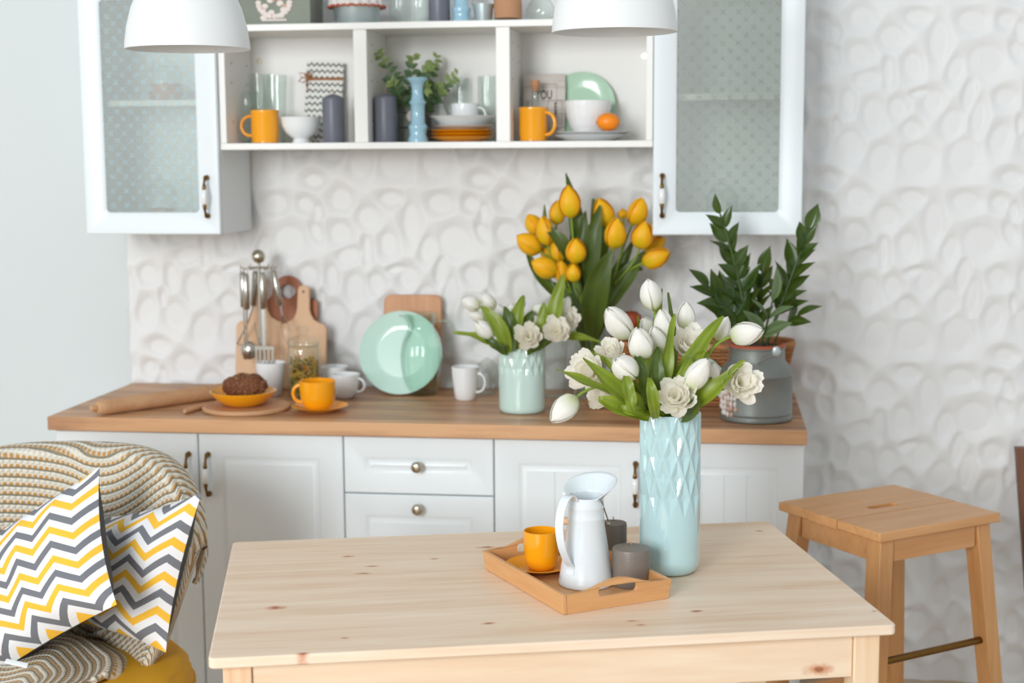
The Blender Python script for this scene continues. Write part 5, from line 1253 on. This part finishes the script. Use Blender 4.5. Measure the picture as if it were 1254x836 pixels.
# ---- yellow tulips (trumpet vase)
u8 = None
zmy = WT+YH
def c8(x, y): return None
YT = [
 ((1.39, -0.2, 1.3814), (1.383, -0.21, 1.4752), 'yellow tulip standing highest in the yellow bouquet, before a broad leaf', 1.05),
 ((1.34, -0.13, 1.3586), (1.3472, -0.13, 1.4307), 'yellow tulip half hidden just left of the highest yellow bloom', 1.05),
 ((1.2928, -0.15, 1.3316), (1.2626, -0.15, 1.3921), 'small yellow tulip at the upper left of the yellow bouquet', 1.2),
 ((1.3229, -0.19, 1.3039), (1.3104, -0.2, 1.3872), 'upright yellow tulip beside the pointed leaf at the left of the yellow bouquet', 1.0),
 ((1.2996, -0.17, 1.284), (1.2323, -0.19, 1.3314), 'yellow tulip pointing up-left at the far left edge of the yellow bouquet', 1.15),
 ((1.3527, -0.21, 1.2269), (1.2788, -0.23, 1.2604), 'yellow tulip lying left, low in the yellow bouquet', 1.15),
 ((1.3244, -0.14, 1.2587), (1.301, -0.14, 1.2984), 'yellow tulip mostly hidden behind the low left bloom', 1.3),
 ((1.4063, -0.24, 1.257), (1.4081, -0.26, 1.3287), 'round yellow tulip in the centre of the yellow bouquet', 1.25),
 ((1.4016, -0.24, 1.2044), (1.4003, -0.25, 1.26), 'small green-yellow tulip lowest in the centre of the yellow bouquet', 1.2),
 ((1.511, -0.24, 1.2983), (1.5233, -0.26, 1.3874), 'upright yellow tulip right of centre, above the broad drooping leaf', 1.05),
 ((1.4917, -0.16, 1.3555), (1.4646, -0.17, 1.4363), 'yellow tulip behind the two broad leaves at the top right', 1.1),
 ((1.5596, -0.18, 1.3611), (1.5921, -0.2, 1.437), 'yellow tulip at the top right leaning right, highest on that side', 1.1),
 ((1.5824, -0.22, 1.2972), (1.6033, -0.24, 1.3752), 'yellow tulip at the right, between the top right bloom and the side-lying ones', 1.2),
 ((1.5943, -0.13, 1.2845), (1.6522, -0.14, 1.3223), 'yellow tulip behind at the right, below the wall cabinet corner', 1.1),
 ((1.5908, -0.2, 1.2547), (1.6685, -0.22, 1.2883), 'yellow tulip lying sideways at the far right of the yellow bouquet', 1.05),
 ((1.444, -0.17, 1.2381), (1.437, -0.17, 1.3075), 'narrow yellow tulip seen between leaves in the centre', .7),
 ((1.3556, -0.17, 1.2516), (1.3428, -0.18, 1.3241), 'upright yellow tulip left of the round central bloom', 1.05),
 ((1.5314, -0.13, 1.3749), (1.5289, -0.13, 1.405), 'tiny yellow tip peeking behind the top right bloom', 1.6),
 ((1.3678, -0.2, 1.1984), (1.3597, -0.21, 1.2638), 'dull yellow tulip low between the side-lying bloom and the small green-yellow one', 1.1),
]
yts = []
for i, (b, t, lb, wk) in enumerate(YT):
    dv = Vector(b)-Vector((yvx, yvy, zmy)); a = math.atan2(dv.y, dv.x)
    r_ = min(.062, max(.02, math.hypot(dv.x, dv.y)*.55))
    yts.append(tulip('y', b, t, lb, (yvx+r_*math.cos(a), yvy+r_*math.sin(a), zmy), (yvx-.018*math.cos(a)+.006*math.sin(i*2.1), yvy-.018*math.sin(a)+.006*math.cos(i*1.7), WT+.018+.01*(i % 3)), wk, 'yellow tulips in the flared glass vase', .003, seed=i*5+2))
for i, (ti, b, c, t, w, dk, nr, tw) in enumerate([
 (0, (1.4152, -0.16, 1.1625), (1.4254, -0.17, 1.3028), (1.3713, -0.16, 1.5052), .052, 1, (.2, -1, .2), .1),
 (10, (1.4418, -0.2, 1.1896), (1.445, -0.24, 1.3072), (1.4722, -0.21, 1.4171), .050, 1, (.1, -1, .1), 0),
 (9, (1.4551, -0.22, 1.0483), (1.45, -0.3, 1.1986), (1.512, -0.29, 1.2947), .072, 1, (.15, -1, .1), 0),
 (3, (1.4017, -0.19, 1.2348), (1.371, -0.23, 1.3292), (1.3092, -0.21, 1.3601), .038, 1, (.2, -1, .3), 0),
 (2, (1.3373, -0.13, 1.2063), (1.3034, -0.12, 1.2995), (1.3061, -0.12, 1.4165), .026, 1, (0, -1, 0), 0),
 (14, (1.4759, -0.16, 1.1045), (1.5407, -0.2, 1.2132), (1.5966, -0.18, 1.2855), .052, 1, (-.3, -1, .4), .2),
 (13, (1.4541, -0.12, 1.1354), (1.5242, -0.12, 1.2533), (1.5872, -0.12, 1.2301), .044, 1, (-.3, -1, .4), .1),
 (4, (1.3862, -0.15, 1.1379), (1.2923, -0.15, 1.1843), (1.2491, -0.14, 1.3006), .034, 1, (.3, -1, .3), 0),
 (11, (1.4494, -0.12, 1.206), (1.4766, -0.11, 1.3227), (1.4437, -0.11, 1.4322), .055, 1, (0, -1, .1), 0),
 (15, (1.4246, -0.16, 1.1859), (1.4179, -0.19, 1.3041), (1.4269, -0.16, 1.3993), .042, 1, (-.2, -1, .1), 0),
 (7, (1.4161, -0.17, 1.1051), (1.3979, -0.2, 1.1893), (1.36, -0.12, 1.2996), .040, 1, (.1, -1, .1), 0),
 (12, (1.4659, -0.12, 1.1355), (1.5133, -0.13, 1.2072), (1.5653, -0.11, 1.3228), .038, 1, (-.2, -1, .3), 0),
 (16, (1.4068, -0.17, 1.0698), (1.3794, -0.2, 1.1545), (1.3379, -0.18, 1.1989), .034, 1, (.1, -1, .1), 0),
 (1, (1.4229, -0.14, 1.0665), (1.3845, -0.13, 1.3003), (1.3986, -0.13, 1.3889), .040, 1, (.1, -1, .1), 0),
 (17, (1.4519, -0.15, 1.0208), (1.4736, -0.13, 1.1601), (1.544, -0.14, 1.2594), .046, 1, (.1, -1, .1), 0),
 (8, (1.43, -0.14, 0.9956), (1.4187, -0.2, 1.0851), (1.3891, -0.18, 1.1596), .034, 1, (.1, -1, .1), 0),
]):
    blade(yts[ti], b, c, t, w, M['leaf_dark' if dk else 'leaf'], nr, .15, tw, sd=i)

# ---- counter bouquet (mint vase)
zmc = WT+.178
CT = [
 ('w', (1.1605, -0.4, 1.1479), (1.1102, -0.42, 1.1718), 'white tulip at the far upper left of the mint vase bouquet', 1.2),
 ('w', (1.1978, -0.38, 1.1417), (1.1615, -0.39, 1.1848), 'white tulip second from the left, at the top of the mint vase bouquet', 1.1),
 ('w', (1.2024, -0.46, 1.0709), (1.1633, -0.49, 1.1202), 'white tulip pointing up-left, low in the mint vase bouquet', 1.15),
 ('w', (1.1721, -0.39, 1.1134), (1.1266, -0.4, 1.1343), 'pale tulip between the two leftmost blooms of the mint vase bouquet', 1.1),
 ('w', (1.2133, -0.38, 1.1059), (1.2069, -0.38, 1.1574), 'upright white tulip behind the leaves, left of centre in the mint vase', 1.3),
 ('w', (1.2494, -0.38, 1.1242), (1.2406, -0.38, 1.1576), 'greenish white bud in the middle back of the mint vase bouquet', 1.5),
 ('w', (1.2629, -0.38, 1.1377), (1.2743, -0.38, 1.1802), 'white tulip behind the broad central leaf of the mint vase', 1.2),
 ('w', (1.3009, -0.38, 1.1291), (1.3301, -0.38, 1.1539), 'white tulip lying right at the back of the mint vase bouquet', 1.3),
 ('w', (1.3832, -0.4, 1.1275), (1.4032, -0.4, 1.1785), 'white tulip at the far right of the mint vase bouquet, behind a tall leaf', 1.0),
 ('p', (1.3028, -0.47, 1.0732), (1.3047, -0.52, 1.0924), 'cream double tulip just above the rim of the mint vase', 1),
 ('p', (1.3772, -0.45, 1.0869), (1.3738, -0.5, 1.1037), 'cream double tulip at the right of the mint vase bouquet, in front', 1),
 ('p', (1.3888, -0.39, 1.1065), (1.4016, -0.43, 1.1243), 'cream double tulip at the right of the mint vase bouquet, behind another', 1),
]
cts = []
for i, (k, b, t, lb, wk) in enumerate(CT):
    b, t = Vector(b), Vector(t); dv = b-Vector((mvx, mvy, zmc)); a = math.atan2(dv.y, dv.x)
    if k == 'p': t = b+(t-b).normalized()*.050
    cts.append(tulip(k, b, t, lb, (mvx+.036*math.cos(a), mvy+.036*math.sin(a), zmc-.002), (mvx-.02*math.cos(a), mvy-.02*math.sin(a), WT+.02), wk, 'white tulips in the short mint vase' if k == 'w' else 'double white tulips in the short mint vase', .0028, 'tulip' if k == 'w' else 'double_tulip', seed=i*7+3))
for i, (ti, b, c, t, w, dk, nr, tw) in enumerate([
 (0, (1.2441, -0.46, 1.0317), (1.1909, -0.5, 1.0801), (1.1013, -0.49, 1.0889), .034, 0, (0, -.7, 1), .1),
 (1, (1.2441, -0.46, 1.0317), (1.2335, -0.49, 1.1164), (1.1699, -0.46, 1.1564), .040, 0, (.2, -1, .3), 0),
 (4, (1.2574, -0.46, 1.0362), (1.2491, -0.46, 1.1241), (1.2333, -0.44, 1.1548), .032, 1, (0, -1, .1), 0),
 (6, (1.2591, -0.44, 1.0336), (1.261, -0.45, 1.1341), (1.2826, -0.41, 1.1809), .040, 0, (-.2, -1, .1), 0),
 (7, (1.3053, -0.42, 1.0315), (1.3455, -0.46, 1.1031), (1.338, -0.43, 1.1656), .040, 0, (-.3, -1, .2), 0),
 (8, (1.3509, -0.43, 1.0776), (1.3708, -0.45, 1.146), (1.3898, -0.42, 1.2418), .042, 0, (-.2, -1, .0), 0),
 (5, (1.2787, -0.42, 1.0423), (1.2914, -0.43, 1.1101), (1.3046, -0.41, 1.1412), .036, 1, (0, -1, .1), 0),
 (7, (1.2985, -0.4, 1.0399), (1.3388, -0.4, 1.1071), (1.3568, -0.38, 1.1541), .030, 1, (0, -1, .1), 0),
 (11, (1.3096, -0.4, 1.0244), (1.3896, -0.42, 1.0989), (1.5118, -0.44, 1.0498), .036, 0, (0, -.5, 1), 0),
 (10, (1.2935, -0.45, 1.0309), (1.3301, -0.48, 1.0507), (1.363, -0.46, 1.077), .028, 1, (0, -.8, .6), 0),
 (2, (1.2455, -0.47, 1.0308), (1.2191, -0.5, 1.052), (1.1812, -0.48, 1.0797), .026, 1, (0, -.8, .6), 0),
 (3, (1.2564, -0.42, 1.0309), (1.2167, -0.42, 1.0972), (1.1887, -0.41, 1.1225), .030, 1, (0, -1, .3), 0),
 (9, (1.2679, -0.44, 1.0293), (1.2752, -0.46, 1.0695), (1.2614, -0.42, 1.1154), .030, 0, (0, -1, .3), 0),
]):
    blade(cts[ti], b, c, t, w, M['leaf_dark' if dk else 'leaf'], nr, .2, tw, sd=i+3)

# ================================================================== ARMCHAIR
CXc, CYc = .30, -1.36
ch = thing('armchair', 'mustard velvet armchair at lower left, draped with a knitted throw', 'chair', (CXc, CYc, 0))
def hw(z):
    t = max(0, min(1, (z-.40)/.45)); return .242+.125*math.sin(min(1, t*1.25)*PI/2)
def ztop(s): return .44+.415*(max(0, 1-abs(s)**4.5))**(1/3.2)
def back_pt(s, t, front=True, o=0):
    z0 = .36; zt_ = ztop(s)-o*0; z = z0+(zt_-z0)*t
    y = .30-.20*s*s-.08*(1-t)
    if front: y -= .03+o
    else: y += .04
    return Vector((hw(z)*s*(1+.0), y, z))
def shell(u, v):
    a = 2*PI*v; s = (u-.5)*2*.93
    # closed loop in section: front up, over, back down
    if v < .42: p = back_pt(s, v/.42*.96, True)
    elif v < .58: k = (v-.42)/.16; p = back_pt(s, .96+.04*math.sin(k*PI), True).lerp(back_pt(s, .96+.04*math.sin(k*PI), False), k)
    else: p = back_pt(s, (1-v)/.42*.96, False)
    return tuple(p)
part('backrest', MB().grid(shell, 36, 48), M['velvet'], ch, 180)
def seat_fn(u, v):
    a = 2*PI*u; tab = [(0, .0, .43), (.35, .80, .432), (.5, .93, .425), (.6, .985, .405), (.7, 1.0, .37), (.8, .985, .30), (.9, .96, .2), (1, .93, .14)]
    for (t0, r0, z0), (t1, r1, z1) in zip(tab, tab[1:]):
        if v <= t1+1e-9: k = (v-t0)/(t1-t0); r = r0+(r1-r0)*k; z = z0+(z1-z0)*k; break
    puck = 1-.012*abs(math.cos(a*7))**12*(v > .5)
    return (.358*r*math.cos(a)*puck, .350*r*math.sin(a)*puck-.02, z+.02)
part('seat', MB().grid(seat_fn, 84, 40), M['velvet'], ch, 180)
part('piping', MB().tube([(.3585*math.cos(a), .3505*math.sin(a)-.02, .392) for a in [2*PI*i/64 for i in range(65)]], .004, 6), M['velvet'], ch, 180)
for a in (45, 135, 225, 315):
    c, s = math.cos(math.radians(a)), math.sin(math.radians(a))
    part('leg', MB().tube([(.20*c, .20*s-.02, .15), (.25*c, .25*s-.02, .001)], [.02, .012], 12), M['dark_wood'], ch)
# knitted throw
def throw(u, v):
    s = (u*1.05-.525)*2
    sc = max(-1, min(1, s)); wrap = max(0, abs(s)-1)*max(0, 1-max(0, v-.3)*4)
    if v < .10: p = back_pt(sc*.97, 1-(.10-v)*2.2, False); p.y += .014
    elif v < .16:
        k = (v-.10)/.06; a_ = back_pt(sc*.97, 1, False); b_ = back_pt(sc*.97, 1, True, .012); a_.y += .014
        p = a_.lerp(b_, k); p.z += .016+.008*math.sin(k*PI)
    elif v < .62:
        k = (v-.16)/.46; t = 1-k*.84; p = back_pt(sc, t, True, .014)
        p.z += .016*(1-k); 
    else:
        k = (v-.62)/.38; b_ = back_pt(sc, .16, True, .014); p = b_.copy()
        sh_ = 1-.72*max(0, sc)*k*1.3
        p.x = b_.x*(1+.25*k)*(sh_ if sc > 0 else 1); p.y = b_.y-.50*k
        z1 = .472+.012*math.sin(p.x*28+p.y*9)*min(1, k*3)
        kk = min(1, k*6); p.z = b_.z*(1-kk)+z1*kk
        rr_ = math.hypot(p.x, p.y+.02)
        if rr_ > .32: p.z -= min(.25, (rr_-.32)**1.3*2.2)
    p.x += .05*wrap*(1 if s > 0 else -1); p.y += .55*wrap
    f = noise.noise(Vector((u*5, v*4, 3)))*.006+.004*math.sin(u*30+v*6)*(v > .6)
    # gathered fold falling from the top
    g = math.exp(-((s-.12-.45*(v-.16))/.10)**2)*(1 if .12 < v < .6 else .3)*.012
    p.y -= g+f if v > .1 else 0
    return tuple(p)
def throw_uv(u, v):
    s = (u*1.05-.525)*2; x = s*.33; y = v*.98
    if v < .62:
        b = max(0, s-.12); q = 1/(1+math.exp(-(s-.12)*14))
        y = y-.05*(1-q)*s+q*(.40*b*b-.03)
    else: y = .6076+(v-.62)*.95
    return (x, y)
twm = MB().grid(throw, 120, 150, uvfn=throw_uv)
tho = solo('knitted_throw', twm, M['knit'], 'ochre and white knitted throw with grey shade painted between its rows, draped over the armchair', 'blanket', (CXc, CYc, 0), smooth=180)
sm = tho.modifiers.new('solid', 'SOLIDIFY'); sm.thickness = .008; sm.offset = 1
# cushions
def cushion(label, TL, TR, BR, BL, th, group):
    TL, TR, BR, BL = map(Vector, (TL, TR, BR, BL)); c = (TL+TR+BR+BL)/4
    n = ((TR-TL)+(BR-BL)).cross((TL-BL)+(TR-BR)).normalized()
    if n.y > 0: n = -n
    W_ = ((TR-TL).length+(BR-BL).length)/2; H_ = ((TL-BL).length+(TR-BR).length)/2
    t = thing('cushion', label, 'cushion', c, 0, group)
    def base(u, v):
        a, b = 2*u-1, 2*v-1
        a2 = a*(1-.075*(1-b*b)**1.0*abs(a)); b2 = b*(1-.075*(1-a*a)*abs(b)); uu, vv = (a2+1)/2, (b2+1)/2
        return (BL*(1-uu)+BR*uu)*(1-vv)+(TL*(1-uu)+TR*uu)*vv-c
    def T(u, v):
        a, b = 2*u-1, 2*v-1; return th*(max(0, (1-a**4)*(1-b**4)))**.9
    wr = lambda u, v: noise.noise(Vector((u*4, v*4, W_*50)))*.010*min(1, 8*min(u, v, 1-u, 1-v))
    part('cover_front', MB().grid(lambda u, v: tuple(base(u, v)+n*(T(u, v)*.95+wr(u, v))), 40, 40, uvfn=lambda u, v: (u*W_, v*H_)), M['chev'], t, 180, label='white cover with yellow and grey chevrons')
    part('cover_back', MB().grid(lambda u, v: tuple(base(u, v)-n*(T(u, v)*1.25+.0005)), 40, 40), M['dark_cloth'], t, 180, label='plain charcoal back cover')
    return t, base, T, n
cushion('chevron cushion at the back right of the armchair, against its side', (0.3682, -1.17, 0.7282), (0.6893, -1.32, 0.8345), (0.618, -1.38, 0.4921), (0.2482, -1.2, 0.5074), .055, 'chevron cushions on the armchair')
cu = cushion('chevron cushion in front at the far left, tilted with one corner up', (-0.0175, -1.22, 0.6058), (0.4809, -1.37, 0.8984), (0.5754, -1.53, 0.6449), (0.1345, -1.38, 0.3616), .075, 'chevron cushions on the armchair')
part('care_label', MB().grid(lambda u, v: tuple(Vector((0.3132, -1.5, 0.5086)).lerp(Vector((0.362, -1.5, 0.4999)), u)+Vector((0, -.01*math.sin(v*PI), -.012*v))-cu[0].location), 6, 6), M['lacquer'], cu[0], 180)
for o in list(bpy.data.objects):
    if o.type == 'MESH' and o.name.startswith('cover_front'): pass
